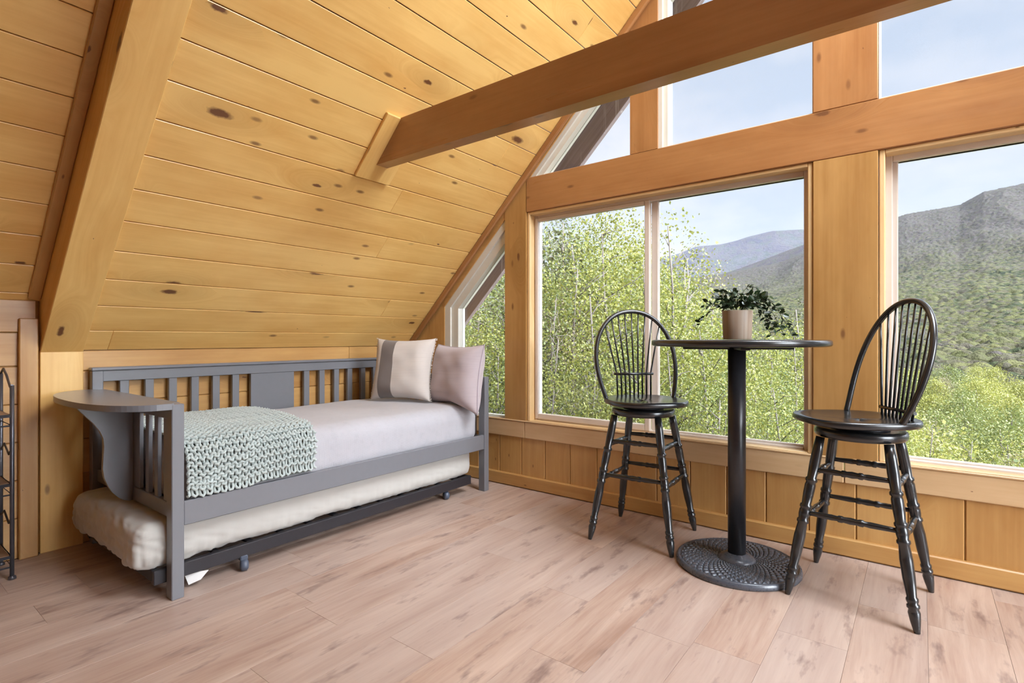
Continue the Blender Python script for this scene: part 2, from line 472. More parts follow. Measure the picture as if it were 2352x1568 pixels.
# ================================================================== room constants
W = 3.16                 # inner face of the window wall timbers
XK = -3.58               # left knee wall
MS = .9944               # roof slope
RX = -.307               # ridge
XR = 2 * RX - XK         # right knee wall
ZK = 1.034
YB = -6.0                # back wall
def cz(x): return ZK + MS * (min(x, 2 * RX - x) - XK)     # ceiling height at x
mx = lambda x: 2 * RX - x
ZR = cz(RX)
nrm = math.hypot(1, MS)
SX = np.array([1, 0, MS]) / nrm        # up the slope
SN = np.array([MS, 0, -1]) / nrm       # into the room, square to the slope
SXr = np.array([-1, 0, MS]) / nrm
SNr = np.array([-MS, 0, -1]) / nrm
SL = (RX - XK) * nrm

# ---- floor: planks running to the window wall
fb = MB()
fx = [.019 + .2245 * k for k in range(-18, 16)]
joints = {-.881: 1.895, -.654: 1.935, -1.1055: 1.54}
for x0 in fx:
    if x0 + .2245 < XK - .02 or x0 > XR + .02: continue
    y = YB - random.uniform(0, 1.2)
    for jx, jy in joints.items():
        if abs(x0 - jx) < .01: y = jy - 1.22 * math.ceil((jy - YB) / 1.22)
    while y < W:
        a, b = max(y, YB), min(y + 1.22, W)
        if b - a > .02:
            fb.box((max(x0, XK) + .0004, a + .0004, -.012), (min(x0 + .2245, XR) - .0004, b - .0004, 0), .0003, grain=1)
        y += 1.22
struct(fb.build('floor', M['floor']), 'pinkish brown wood plank floor running toward the window wall', 'floor')
struct(MB().box((XK - .3, YB - .3, -.25), (XR + .3, W + .2, -.0125), 0).build('trim_subfloor', M['subfloor']), 'dark base layer under the floor planks', 'floor')

# ---- sloped board ceilings
def boards(mb, O, X, N, y0, y1, s_first, pitch, s_end, t=.02):
    """boards along y on a slope; X up the slope, N into the room; face at offset 0"""
    edges = [0.0]; s = s_first
    while s < s_end - .02: edges.append(s); s += pitch
    edges.append(s_end)
    for a, b in zip(edges[:-1], edges[1:]):
        if b - a < .01: continue
        y = y0 - random.uniform(0, 4.0)
        while y < y1:
            ln = random.uniform(3.2, 4.6)
            p, q = max(y, y0), min(y + ln, y1)
            if q - p > .01:
                mb.box((a + .0022, p, -t), (b - .0022, q - .0003, 0), .0025, grain=1, O=O, X=X, Y=(0, 1, 0), Z=N)
            y += ln
cl = MB()
boards(cl, (XK, 0, ZK), SX, SN, .72, W + .02, .150, .1806, SL)
REC = .18
O2 = np.array([XK, 0, ZK]) - SN * REC + SX * (REC * MS)      # shift so that it starts over x = XK
O2 = np.array([XK, 0, ZK + REC * nrm])
boards(cl, O2, SX, SN, YB, .72, .052, .1806, SL)
struct(cl.build('ceiling', M['ceiling']), 'sloped honey pine board ceiling with knots over the daybed', 'ceiling')
cr = MB()
DX = 1.25                                   # added dormer starts here on the right slope
sD = (mx(DX) - XK) * nrm
KA, KB = 1.50, 3.05                          # unseen skylight added for light in the upper right slope, y range
kA, kB = sD + .10, SL - .30
oR = np.array([XR, 0, ZK])
boards(cr, oR + SXr * sD, SXr, SNr, YB, KA, .15, .1806, SL - sD)
boards(cr, oR + SXr * sD, SXr, SNr, KB, W + .02, .15, .1806, SL - sD)
cr.box((sD, KA, -.02), (kA, KB, 0), .003, grain=1, O=oR, X=SXr, Y=(0, 1, 0), Z=SNr)
cr.box((kB, KA, -.02), (SL, KB, 0), .003, grain=1, O=oR, X=SXr, Y=(0, 1, 0), Z=SNr)
for lo_, hi_ in (((kA - .02, KA - .02, -.42), (kA, KB + .02, -.02)), ((kB, KA - .02, -.42), (kB + .02, KB + .02, -.02)), ((kA, KA - .02, -.42), (kB, KA, -.02)), ((kA, KB, -.42), (kB, KB + .02, -.02))):
    cr.box(lo_, hi_, .002, O=oR, X=SXr, Y=(0, 1, 0), Z=SNr)
DY0 = .80
boards(cr, (XR, 0, ZK), SXr, SNr, 2.45, W + .02, .15, .1806, sD)
boards(cr, (XR, 0, ZK), SXr, SNr, YB, DY0, .15, .1806, sD)
ZD = cz(DX)
yy = DY0
while yy < 2.45:
    cr.box((DX, yy, ZD), (XR + .12, min(yy + .18, 2.45) - .002, ZD + .02), .004, grain=0); yy += .18
for ya, yb in ((DY0 - .02, DY0), (2.45, 2.47)):
    cr.prism([(DX, ZD + .02), (XR, ZD + .02), (XR, ZK)], ya, yb)
struct(cr.build('ceiling_right', M['ceiling']), 'pine board ceiling on the far slope with an added flat dormer', 'ceiling')
# roof deck closing the outside
rf = MB()
for O, X, N in (((XK, 0, ZK), SX, SN), ((XR, 0, ZK), SXr, SNr)):
    if O[0] < 0: rf.box((-.5, YB - .2, -.42), (SL + .2, 3.74, -.26), .0, O=O, X=X, Y=(0, 1, 0), Z=N)
    else:
        for q in ((sD, YB - .2, SL + .2, KA - .021), (sD, KB + .021, SL + .2, 3.74), (sD, KA - .021, kA - .021, KB + .021), (kB + .021, KA - .021, SL + .2, KB + .021)):
            rf.box((q[0], q[1], -.42), (q[2], q[3], -.26), .0, O=O, X=X, Y=(0, 1, 0), Z=N)
rf.box((DX - .1, DY0 - .1, ZD + .05), (XR + .3, 2.6, ZD + .15), 0)
for ya, yb in ((-3.4, DY0 - .02), (2.47, 3.74)):
    rf.box((-.5, ya, -.42), (sD, yb, -.26), 0, O=(XR, 0, ZK), X=SXr, Y=(0, 1, 0), Z=SNr)
struct(rf.build('trim_roof_deck', M['fascia']), 'dark stained roof overhang seen through the upper windows', 'roof')
# rake boards outside
rk = MB()
for O, X, N in (((XK, 0, ZK), SX, SN), ((XR, 0, ZK), SXr, SNr)):
    rk.box((-.6, 3.74, -.36), (SL + .05, 3.785, -.045), .002, grain=0, O=O, X=X, Y=(0, 1, 0), Z=N)
struct(rk.build('trim_rake_board', M['fascia']), 'dark weathered rake board outside under the roof edge', 'roof board')

# ---- left knee wall
wl = MB()
z = 0.0
for z0, z1 in ((0, .19), (.19, .375), (.375, .56), (.56, .745), (.745, .925), (.925, 1.034)):
    y = .87
    while y < W:
        ln = random.uniform(1.3, 2.4); q = min(y + ln, W)
        wl.box((XK - .02, y, z0 + .001), (XK, q - .001, z1 - .001), .004, grain=1); y += ln
for z0, z1 in ((0, .2), (.2, .39), (.39, .58), (.58, .77), (.77, .96), (.96, 1.13)):
    wl.box((XK - .02, YB, z0 + .001), (XK, .62, z1 - .001), .004, grain=1)
wl.box((XK - .14, YB, 0), (XK - .022, W + .14, 1.3), 0)
struct(wl.build('wall_left', M['planks']), 'low pine plank wall behind the daybed', 'wall')
t_ = MB().box((XK - .02, YB, 1.13), (XK + .012, .68, 1.292), .004, grain=1)
struct(t_.build('trim_1', M['planks']), 'horizontal pine ledge board under the darker ceiling at far left', 'trim')
t_ = MB().box((XK - .01, .612, 0), (XK + .035, .685, 1.20), .004, grain=2)
struct(t_.build('trim_2', M['planks']), 'upright brown casing board beside the metal rack', 'trim')
t_ = MB().box((XK - .03, .695, 0), (XK + .014, .872, ZK + .004), .003, grain=2)
struct(t_.build('trim_3', M['ceiling']), 'short upright pine board under the foot of the big rafter', 'trim')
t_ = MB().box((0.0, .695, -.21), (SL - .02, .872, .014), .003, grain=0, O=(XK, 0, ZK), X=SX, Y=(0, 1, 0), Z=SN)
struct(t_.build('rafter', M['ceiling']), 'wide sloped pine rafter board at the left of the ceiling', 'rafter')
t_ = MB().box((.03, .645, 0), (SL - .02, .694, .022), .004, grain=0, O=O2, X=SX, Y=(0, 1, 0), Z=SN)
struct(t_.build('trim_4', M['planks']), 'slim sloped moulding along the left side of the big rafter', 'trim')
# moulding where ceiling meets the window wall
t_ = MB().box((.06, W - .028, .001), (SL - .03, W - .001, .05), .008, grain=0, O=(XK, 0, ZK), X=SX, Y=(0, 1, 0), Z=SN)
struct(t_.build('trim_5', M['beam']), 'sloped brown moulding where ceiling meets the window wall', 'trim')

# ---- collar beam and its end block
bm_ = MB()
zb, zt = 2.095, 2.312
xl = XK + (zb - ZK) / MS + .012; xt = XK + (zt - ZK) / MS + .012
bm_.prism([(xl, zb), (mx(xl), zb), (mx(xt), zt), (xt, zt)], 1.957, 2.036)
struct(bm_.build('collar_beam', M['beam']), 'orange pine collar beam crossing the room below the sloped ceiling', 'beam')
s0 = (-2.571 - XK) * nrm; s1 = (-2.285 - XK) * nrm
t_ = MB().box((s0, 1.868, .001), (s1, 2.11, .021), .003, grain=0, O=(XK, 0, ZK), X=SX, Y=(0, 1, 0), Z=SN)
struct(t_.build('trim_6', M['ceiling']), 'flat pine block on the ceiling at the end of the collar beam', 'trim')

# ---- window wall
wf = MB()
# vertical planks under the sill
x = XK
edges = [XK] + [-2.553 + .2085 * k for k in range(-4, 28) if XK + .03 < -2.553 + .2085 * k < XR - .03] + [XR]
for a, b in zip(edges[:-1], edges[1:]):
    wf.box((a + .001, W + .012, .06), (b - .001, W + .034, .39), .005, grain=2)
# planks beside the corner window, clipped by the roof
for (a, b) in ((XK, -3.47), (-3.47, -3.31), (-3.31, -3.135)):
    for f in (lambda v: v, mx):
        pa = [(f(a + .001), .49), (f(b - .001), .49), (f(b - .001), cz(b) - .002), (f(a + .001), cz(a) - .002)]
        wf.prism(pa, W + .008, W + .03, grain=1)
# sheathing behind
wf.box((XK - .14, W + .034, -.2), (XR + .14, W + .16, .40), 0)
for f in (lambda v: v, mx):
    wf.prism([(f(XK - .14), .4), (f(-3.135), .4), (f(-3.135), cz(-3.135) + .05), (f(XK - .14), ZK + .2)], W + .03, W + .15)
    # strip between roof and the slanted windows
    wf.prism([(f(-3.135), cz(-3.135)), (f(-2.295), cz(-2.295)), (f(-2.295), cz(-2.295) - .115), (f(-3.135), cz(-3.135) - .115)], W + .004, W + .12)
    wf.prism([(f(-2.30), cz(-2.30)), (f(-1.475), cz(-1.475)), (f(-1.475), cz(-1.475) - .07), (f(-2.30), cz(-2.30) - .07)], W + .004, W + .12)
    wf.prism([(f(-1.475), cz(-1.475)), (RX, ZR), (RX, ZR - .10), (f(-1.475), cz(-1.475) - .10)], W + .004, W + .12)
struct(wf.build('wall_front', M['planks']), 'pine plank wall below and beside the big windows', 'wall')
sl = MB()
for a, b in ((XK, -2.31), (-2.308, -.31), (-.308, XR)):
    sl.box((a, W, .368), (b - .001, W + .03, .486), .004, grain=0)
struct(sl.build('trim_7', M['pale']), 'pale pine apron board running under all the lower windows', 'trim')
t_ = MB().box((XK + .4, W - .004, .486), (XR - .4, W + .135, .496), .003, grain=0)
struct(t_.build('window_sill', M['pale']), 'sunlit pale pine sill along the foot of the windows', 'sill')
bb = MB().box((XK, W - .012, .004), (XR, W + .02, .092), .006, grain=0)
struct(bb.build('baseboard_front', M['planks']), 'pine baseboard at the foot of the window wall', 'baseboard')
def post(name, x0, x1, z0, z1, lab, slant=False, mat='post'):
    pm = MB()
    if slant: pm.prism([(x0, z0), (x1, z0), (x1, cz(x1) - .002), (x0, cz(x0) - .002)], W, W + .14, grain=1)
    else: pm.box((x0, W, z0), (x1, W + .14, z1), .004, grain=2)
    return struct(pm.build(name, M[mat]), lab, 'post')
post('post', -2.492, -2.295, .49, 0, 'narrow pine post between the corner window and the large slider', True)
post('post', -1.475, -1.292, 2.272, 0, 'short upper pine post between triangular and upper windows', True, 'beam')
post('post', -.449, -.167, .49, 2.021, 'wide knotty pine post behind the bar table and right stool')
post('post', -.449, -.167, 2.272, cz(-.449) + .1, 'upper part of the wide pine post above the header beam', False, 'beam')
post('post', mx(-2.295), mx(-2.492), .49, 0, 'narrow pine post at the far right of the window wall', True)
post('post', mx(-1.292), mx(-1.475), 2.272, 0, 'short upper pine post at the right of the gable', True, 'beam')
hd = MB().box((-2.293, W - .001, 2.021), (mx(-2.293), W + .14, 2.271), .004, grain=0)
struct(hd.build('header_beam', M['beam']), 'long orange pine header beam above the lower windows', 'beam')

# ---- windows
GY = W + .10
def ring(mb, outer, inner, y0, y1, bev=.004):
    (a0, b0, a1, b1), (c0, d0, c1, d1) = outer, inner
    mb.box((a0, y0, b0), (c0, y1, b1), bev); mb.box((c1, y0, b0), (a1, y1, b1), bev)
    mb.box((c0, y0, b0), (c1, y1, d0), bev); mb.box((c0, y0, d1), (c1, y1, b1), bev)
def slider(idx, x0, x1, flip, label):
    f = mx if flip else (lambda v: v)
    F = lambda a, b: (min(f(a), f(b)), max(f(a), f(b)))
    e = empty('window_%d' % idx, ((x0 + x1) / 2 if not flip else mx((x0 + x1) / 2), GY, .49))
    def P(mb, nm, mat):
        o = mb.build(nm, M[mat], e); o.matrix_parent_inverse = Matrix.Translation(-Vector(e.location)); return o
    j = MB()
    a, b = F(x0, x1)
    ring(j, (a, .495, b, 2.022), (a + .024, .5, b - .024, 2.0), W + .012, W + .085)
    P(j, 'jamb_liner', 'jamb')
    o = MB(); ring(o, (a + .018, .496, b - .018, 2.008), (a + .052, .512, b - .052, 1.972), W + .075, W + .135)
    P(o, 'frame', 'vinyl')
    # left sash stands proud of the right one
    l, r = F(-2.285, -1.315) if x0 < -2 else (0, 0)
    s = MB(); l0, r0 = F(-2.262, -1.372); ring(s, (l0, .508, r0, 1.982), (l0 + .028, .548, r0 - .034, 1.955), W + .066, W + .10)
    P(s, 'sash', 'vinyl')
    l1, r1 = F(-1.372, -.478); s2 = MB()
    ring(s2, (l1, .508, r1, 1.982), (l1 + .045, .522, r1 - .012, 1.972), W + .098, W + .128); P(s2, 'sash', 'vinyl')
    P(MB().box((l0 + .022, W + .082, .545), (r0 - .03, W + .087, 1.958), 0), 'pane', 'glass')
    P(MB().box((l1 + .04, W + .112, .520), (r1 - .01, W + .117, 1.975), 0), 'pane', 'glass')
    return struct(e, label, 'window')
slider(1, -2.293, -.45, False, 'large sliding window left of the wide post, trees and hills beyond')
slider(2, -2.293, -.45, True, 'large window right of the wide post, mountain view beyond')
def poly_window(idx, outer, inner, label, mat='whitevinyl', y0=W + .03, y1=W + .11):
    e = empty('window_%d' % idx, (outer[0][0], GY, outer[0][1]))
    def P(mb, nm, m_):
        o = mb.build(nm, M[m_], e); o.matrix_parent_inverse = Matrix.Translation(-Vector(e.location)); return o
    fr = MB(); n = len(outer)
    for i in range(n):
        k = (i + 1) % n
        fr.prism([outer[i], outer[k], inner[k], inner[i]], y0, y1)
        mid = lambda p, q, t: (p[0] + (q[0] - p[0]) * t, p[1] + (q[1] - p[1]) * t)
        if math.hypot(outer[i][0] - inner[i][0], outer[i][1] - inner[i][1]) > .03 or True:
            fr.prism([outer[i], outer[k], mid(outer[k], inner[k], .45), mid(outer[i], inner[i], .45)], y0 - .016, y0)
    P(fr, 'frame', m_ := mat)
    g = MB().prism(inner, (y0 + y1) / 2 + .01, (y0 + y1) / 2 + .015); P(g, 'pane', 'glass')
    return struct(e, label, 'window')
def both(idx, outer, inner, labL, labR):
    poly_window(idx, outer, inner, labL)
    poly_window(idx + 1, [(mx(a), b) for a, b in outer], [(mx(a), b) for a, b in inner], labR)
oc = lambda x, d: cz(x) - d
both(3, [(-3.135, .492), (-2.492, .492), (-2.492, oc(-2.492, .115)), (-3.135, oc(-3.135, .115))],
        [(-3.0, .505), (-2.494, .505), (-2.494, oc(-2.494, .268)), (-3.0, oc(-3.0, .268))],
     'corner window with a slanted top behind the daybed pillows', 'slanted window in the far right corner')
xa = XK + (2.272 + .07 - ZK) / MS
both(5, [(xa, 2.272), (-1.475, 2.272), (-1.475, oc(-1.475, .07))],
        [(xa + .10, 2.276), (-1.477, 2.276), (-1.477, oc(-1.477, .165))],
     'triangular gable window under the left roof slope', 'triangular gable window under the right roof slope')
both(7, [(-1.292, 2.272), (-.449, 2.272), (-.449, oc(-.449, .10)), (-1.292, oc(-1.292, .10))],
        [(-1.238, 2.284), (-.455, 2.284), (-.455, oc(-.455, .16)), (-1.238, oc(-1.238, .16))],
     'tall upper window above the header beam left of the wide post', 'tall upper window above the header beam right of the wide post')

# ---- unseen rest of the shell: back wall and a glazed dormer added on the right for light
wb = MB()
x = XK
while x < XR:
    q = min(x + .2, XR)
    zt_ = min(cz(x), cz(q))
    wb.prism([(x + .001, 0), (q - .001, 0), (q - .001, cz(q) + .25), (x + .001, cz(x) + .25)], YB - .03, YB, grain=1); x = q
struct(wb.build('wall_back', M['planks']), 'pine plank wall behind the viewer', 'wall')
wr = MB()
wr.box((XR, YB, 0), (XR + .14, DY0, ZK + .25), 0); wr.box((XR, 2.45, 0), (XR + .14, W + .14, ZK + .25), 0)
wr.box((XR, DY0, 0), (XR + .14, 2.45, .10), 0)
wr.box((XR, DY0, ZD - .10), (XR + .14, 2.45, ZD + .06), 0)
struct(wr.build('wall_right', M['planks']), 'wall on the right holding the added glazed dormer', 'wall')
for k in range(2):  # dormer panels added out of view to let light in
    a = DY0 + k * .825; b = a + .825
    e = empty('window_%d' % (9 + k), (XR + .07, a, .1))
    fr = MB(); y0, y1, z0, z1 = a + .001, b - .001, .101, ZD - .101
    for lo, hi in (((XR + .03, y0, z0), (XR + .10, y0 + .05, z1)), ((XR + .03, y1 - .05, z0), (XR + .10, y1, z1)),
                   ((XR + .03, y0 + .05, z0), (XR + .10, y1 - .05, z0 + .06)), ((XR + .03, y0 + .05, z1 - .06), (XR + .10, y1 - .05, z1))):
        fr.box(lo, hi, .003)
    o = fr.build('frame', M['vinyl'], e); o.matrix_parent_inverse = Matrix.Translation(-Vector(e.location))
    g = MB().box((XR + .06, y0 + .045, z0 + .055), (XR + .066, y1 - .045, z1 - .055), 0)
    o = g.build('pane', M['glass'], e); o.matrix_parent_inverse = Matrix.Translation(-Vector(e.location))
    struct(e, 'unseen glazed dormer panel added on the right to let in light', 'window')

# glazing of the added skylight
e = empty('window_11', tuple(oR + SXr * kA + np.array([0, KA, 0])))
fr = MB()
for lo_, hi_ in (((kA, KA, -.34), (kA + .05, KB, -.28)), ((kB - .05, KA, -.34), (kB, KB, -.28)), ((kA, KA, -.34), (kB, KA + .05, -.28)), ((kA, KB - .05, -.34), (kB, KB, -.28))):
    fr.box(lo_, hi_, .003, O=oR, X=SXr, Y=(0, 1, 0), Z=SNr)
o = fr.build('frame', M['whitevinyl'], e); o.matrix_parent_inverse = Matrix.Translation(-Vector(e.location))
g = MB().box((kA + .045, KA + .045, -.313), (kB - .045, KB - .045, -.307), 0, O=oR, X=SXr, Y=(0, 1, 0), Z=SNr)
o = g.build('pane', M['glass'], e); o.matrix_parent_inverse = Matrix.Translation(-Vector(e.location))
struct(e, 'unseen skylight added in the far roof slope for light', 'window')
# unseen pale deck added outside the dormer to bounce light onto the ceiling
dkm = MB()
x = XR + .16
while x < XR + 4.0:
    dkm.box((x, -2.5, -.12), (x + .135, 4.2, -.08), .003, grain=1); x += .14
struct(dkm.build('added_deck', M['deck']), 'unseen pale deck boards added outside the dormer to bounce light', 'deck')

#@@OBJECTS@@
# ================================================================== furniture helpers
def part(mb, name, mat, root):
    """mesh part whose vertices were written in world space, parented to an unrotated Empty"""
    l = root.location
    mb.v = [(a - l.x, b - l.y, c - l.z) for a, b, c in mb.v]
    return mb.build(name, M[mat], root)
from mathutils import noise as mnoise
def softbox(lo, hi, r, step, disp=None, mb=None):
    lo = np.array(lo, float); hi = np.array(hi, float); mb = mb or MB()
    keys = {}
    def vid(p):
        k = tuple(np.round(p, 5))
        if k not in keys:
            q = np.clip(p, lo + r, hi - r); d = p - q; n = np.linalg.norm(d)
            nn = d / n if n > 1e-9 else np.array([0, 0, 1.])
            pp = q + nn * r if n > 1e-9 else p
            if disp: pp = pp + disp(pp, nn)
            keys[k] = len(mb.v); mb.v.append(tuple(pp))
        return keys[k]
    size = hi - lo
    def ticks(k):
        n = max(2, int(round(size[k] / step)))
        # denser near rounded ends
        inner = np.linspace(lo[k] + r, hi[k] - r, n)
        e = np.array([0, .12, .28, .48, .72])
        return np.concatenate([lo[k] + r * e, inner, (hi[k] - r * e)[::-1]])
    T = [ticks(k) for k in range(3)]
    for k in range(3):
        a, b = (k + 1) % 3, (k + 2) % 3
        for side in (0, 1):
            c = (lo, hi)[side][k]
            for i in range(len(T[a]) - 1):
                for j in range(len(T[b]) - 1):
                    q = []
                    for (ii, jj) in ((i, j), (i + 1, j), (i + 1, j + 1), (i, j + 1)):
                        p = np.zeros(3); p[k] = c; p[a] = T[a][ii]; p[b] = T[b][jj]; q.append(vid(p))
                    if not side: q = q[::-1]
                    mb._face(q, [(0, 0)] * 4, True)
    return mb
def nz(p, s, seed=0.0):
    return mnoise.noise(Vector((p[0] * s + seed, p[1] * s - seed, p[2] * s + 2 * seed)))

# ================================================================== daybed
bed = empty('daybed', (-3.02, 1.93, 0))
tag(bed, 'grey painted slatted wooden daybed with half-round side shelf under sloped ceiling', 'daybed')
XF, XBk = -2.487, -3.565
YN, YF = .905, 2.968
def bx(nm, lo, hi, mat='grey', bev=.003): return part(MB().box(lo, hi, bev), nm, mat, bed)
for ya, yb, yi0, yi1 in ((YN, YN + .048, YN + .014, YN + .037), (YF - .048, YF, YF - .037, YF - .014)):
    bx('leg', (XF - .058, ya, 0), (XF, yb, .822))
    am = MB()
    am.box((-3.515, yi0, .33), (XF - .058, yi1, .396), .003)
    am.box((-3.515, yi0, .753), (XF - .058, yi1, .808), .003)
    am.box((-3.133, yi0 + .003, .396), (-2.907, yi1 - .003, .753), .002)
    arm = part(am, 'arm_panel', 'grey', bed)
    sm_ = []
    for a, b in ((-2.833, -2.796), (-2.728, -2.69), (-2.624, -2.588)):
        for c, d in ((a, b), (-6.04 - b, -6.04 - a)):
            mbx = MB().box((c, yi0 + .003, .396), (d, yi1 - .003, .753), .002)
            o = part(mbx, 'slat', 'grey', bed); o.parent = arm
    bx('arm_cap', (-3.515, ya - .004, .806), (XF - .05, yb + .004, .824), bev=.004)
bx('side_rail', (-2.515, YN + .048, .303), (-2.491, YF - .048, .406))
bx('side_rail', (-3.512, YN + .048, .303), (-3.49, YF - .048, .406))
dk = MB()
y = 1.0
while y < 2.9: dk.box((-3.49, y, .325), (-2.515, y + .07, .343), .002); y += .12
part(dk, 'slat_deck', 'grey', bed)
# back
bp = MB()
bp.box((XBk, .897, 0), (-3.515, .947, .925), .003); bp.box((XBk, 2.92, 0), (-3.515, 2.968, .925), .003)
bp.box((XBk + .01, .947, .866), (-3.520, 2.92, .925), .002)
bp.box((XBk + .01, .947, .40), (-3.522, 2.92, .48), .002)
back = part(bp, 'back_frame', 'grey', bed)
bx('back_cap', (XBk, .893, .925), (-3.508, 2.972, .943), bev=.004)
bx('back_panel', (XBk + .014, 1.753, .48), (-3.525, 2.06, .866), bev=.002)
for a in (1.025, 1.147, 1.268, 1.390, 1.513, 1.634, 2.137, 2.262, 2.386, 2.505, 2.628, 2.748):
    o = part(MB().box((XBk + .014, a, .48), (-3.525, a + .043, .866), .002), 'slat', 'grey', bed); o.parent = back
# half-round shelf and its bracket
sh = [(-2.49, YN + .01), (-3.545, YN + .01)]
for k in range(41):
    th = math.pi + math.pi * k / 40
    c, s_ = math.cos(th), math.sin(th)
    sh.append((-3.012 + .525 * abs(c) ** (2 / 2.5) * (1 if c > 0 else -1), YN - .237 * abs(s_) ** (2 / 2.5)))
smb = MB(); smb.prism(sh, .801, .8265, X=(1, 0, 0), Y=(0, 1, 0), Z=(0, 0, 1))
part(smb, 'side_shelf', 'grey', bed)
br = [(.918, .33), (.904, .33), (.882, .338), (.864, .352), (.838, .383), (.820, .418), (.806, .46), (.801, .50), (.803, .55), (.806, .60), (.803, .64), (.790, .675), (.765, .715), (.740, .745), (.712, .78), (.700, .801), (.918, .801)]
part(MB().prism(br, -3.005, -2.981, X=(0, 1, 0), Y=(0, 0, 1), Z=(1, 0, 0)), 'shelf_bracket', 'grey', bed)

# ---- mattress with its coverlet
def d_mat(p, n):
    w = .010 * nz(p, 3.2) + .004 * nz(p, 9, 3)
    if n[0] > .5: w += .006 * nz((p[0], p[1] * 3, p[2]), 5, 8)
    crown = .018 * max(0, n[2]) * (1 - ((p[0] + 3.01) / .5) ** 4)
    far = -.045 * max(0, (p[1] - 2.72) / .2) ** 2 * max(0, n[2])
    q = p + n * w * .8 + np.array([0, 0, crown + far])
    q[0] = min(max(q[0], -3.487), -2.517); q[1] = min(max(q[1], .957), 2.915); q[2] = max(q[2], .347)
    return q - p
mt = empty('mattress', (-3.01, 1.93, .345))
tag(mt, 'twin mattress under a blush white quilted coverlet on the daybed', 'mattress')
part(softbox((-3.480, .960, .350), (-2.521, 2.912, .622), .085, .035, d_mat), 'coverlet', 'coverlet', mt)

# ---- trundle: frame on casters, cream mattress
tr = empty('trundle_bed', (-3.0, 1.85, 0))
tag(tr, 'black steel trundle frame on casters rolled under the daybed', 'trundle bed')
fr_ = MB()
fr_.box((-2.578, .86, .062), (-2.549, 2.845, .122), .003)
fr_.box((-3.45, .86, .062), (-3.425, 2.845, .122), .003)
fr_.box((-3.425, .86, .07), (-2.578, .885, .122), .003); fr_.box((-3.425, 2.82, .07), (-2.578, 2.845, .122), .003)
part(fr_, 'rail', 'steel', tr)
gm = MB()
for k in range(12): gm.box((-3.425, .95 + k * .16, .108), (-2.578, .98 + k * .16, .118), .001)
part(gm, 'cross_bars', 'steel', tr)
for cx_, cy_ in ((-2.555, 1.235), (-2.585, 2.62), (-3.40, 1.235), (-3.40, 2.62)):
    cm = MB().box((cx_ - .016, cy_ - .018, .048), (cx_ + .012, cy_ + .018, .07), .004)
    cs = part(cm, 'caster', 'caster', tr)
    wmb = MB().lathe([(.0, -.018), (.018, -.018), (.0265, -.012), (.027, 0), (.0265, .012), (.018, .018), (.0, .018)], (cx_ + .008, cy_ + .0, .027), (.35, .94, 0), 24)
    o = part(wmb, 'wheel', 'caster', tr); o.parent = cs
pt = MB().poly([(-2.574, .985, .064), (-2.545, 1.075, .058), (-2.552, 1.045, .024), (-2.565, 1.0, .012)])
pt.poly([(-2.576, .985, .064), (-2.567, 1.0, .012), (-2.554, 1.045, .024), (-2.547, 1.075, .058)])
part(pt, 'care_tag', 'paper', tr)
def d_tr(p, n):
    e = max(0, 1 - (p[1] - .81) / .45)               # bunching near the free end
    lowz = max(0, min(1, (.30 - p[2]) / .14))
    w = .008 * nz(p, 3.5, 1)
    g = .011 * nz((p[0] * 3.2, p[1] * 3.2, p[2] * .5), 13, 5) * lowz * (.45 + e)
    g += .006 * nz((p[0] + p[2] * 1.6, p[1] + p[2] * 2.0, p[2] * .6), 17, 4) * (.5 + .8 * e)
    hem = np.array([0, 0, .009 * nz((p[0], p[1], 0), 6, 7) * max(0, -n[2])])
    o = n * (w + g) + hem
    q = p + o
    q[0] = min(max(q[0], -3.50), -2.549); q[2] = min(max(q[2], .1245), .324); q[1] = min(q[1], 2.895)
    return q - p
tm = empty('trundle_mattress', (-3.0, 1.85, .12))
tag(tm, 'cream sheeted trundle mattress bulging out below the daybed', 'mattress')
part(softbox((-3.46, .795, .122), (-2.556, 2.87, .316), .06, .015, d_tr), 'fitted_sheet', 'sheet', tm)

# ---- chunky knit throw
def drape():
    pts = [(-3.497, .630), (-3.40, .652), (-3.25, .658), (-3.0, .660), (-2.75, .656), (-2.66, .648)]
    c = (-2.603, .553)
    for k in range(1, 9):
        a = R(90 - 11.2 * k); pts.append((c[0] + .098 * math.cos(a), c[1] + .093 * math.sin(a)))
    pts += [(-2.503, .50), (-2.503, .45), (-2.504, .412)]
    P = np.array(pts); s = np.concatenate([[0], np.cumsum(np.linalg.norm(np.diff(P, axis=0), axis=1))])
    return P, s
DP, DS = drape()
def dr(s, y):
    x = np.interp(s, DS, DP[:, 0]); z = np.interp(s, DS, DP[:, 1])
    e = 4e-3
    tx = np.interp(s + e, DS, DP[:, 0]) - np.interp(s - e, DS, DP[:, 0]); tz = np.interp(s + e, DS, DP[:, 1]) - np.interp(s - e, DS, DP[:, 1])
    l = np.hypot(tx, tz) + 1e-9
    n = np.stack([-tz / l, 0 * tx, tx / l], -1)
    return np.stack([x, y + 0 * x, z], -1), n
def y_end(s):
    return np.interp(s, [0, .3, .8, 1.0, DS[-1]], [1.63, 1.665, 1.60, 1.585, 1.575])
th = empty('throw_blanket', (-3.0, 1.3, .64))
tag(th, 'sage green chunky knit throw draped over the near end of the mattress', 'blanket')
um = MB()
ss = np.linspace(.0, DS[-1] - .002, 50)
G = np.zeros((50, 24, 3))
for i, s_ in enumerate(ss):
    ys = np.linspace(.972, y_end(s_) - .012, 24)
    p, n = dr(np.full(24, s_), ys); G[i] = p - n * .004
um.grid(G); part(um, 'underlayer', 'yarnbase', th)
yk = MB()
rows = 35; pitch = (DS[-1] - .012) / rows
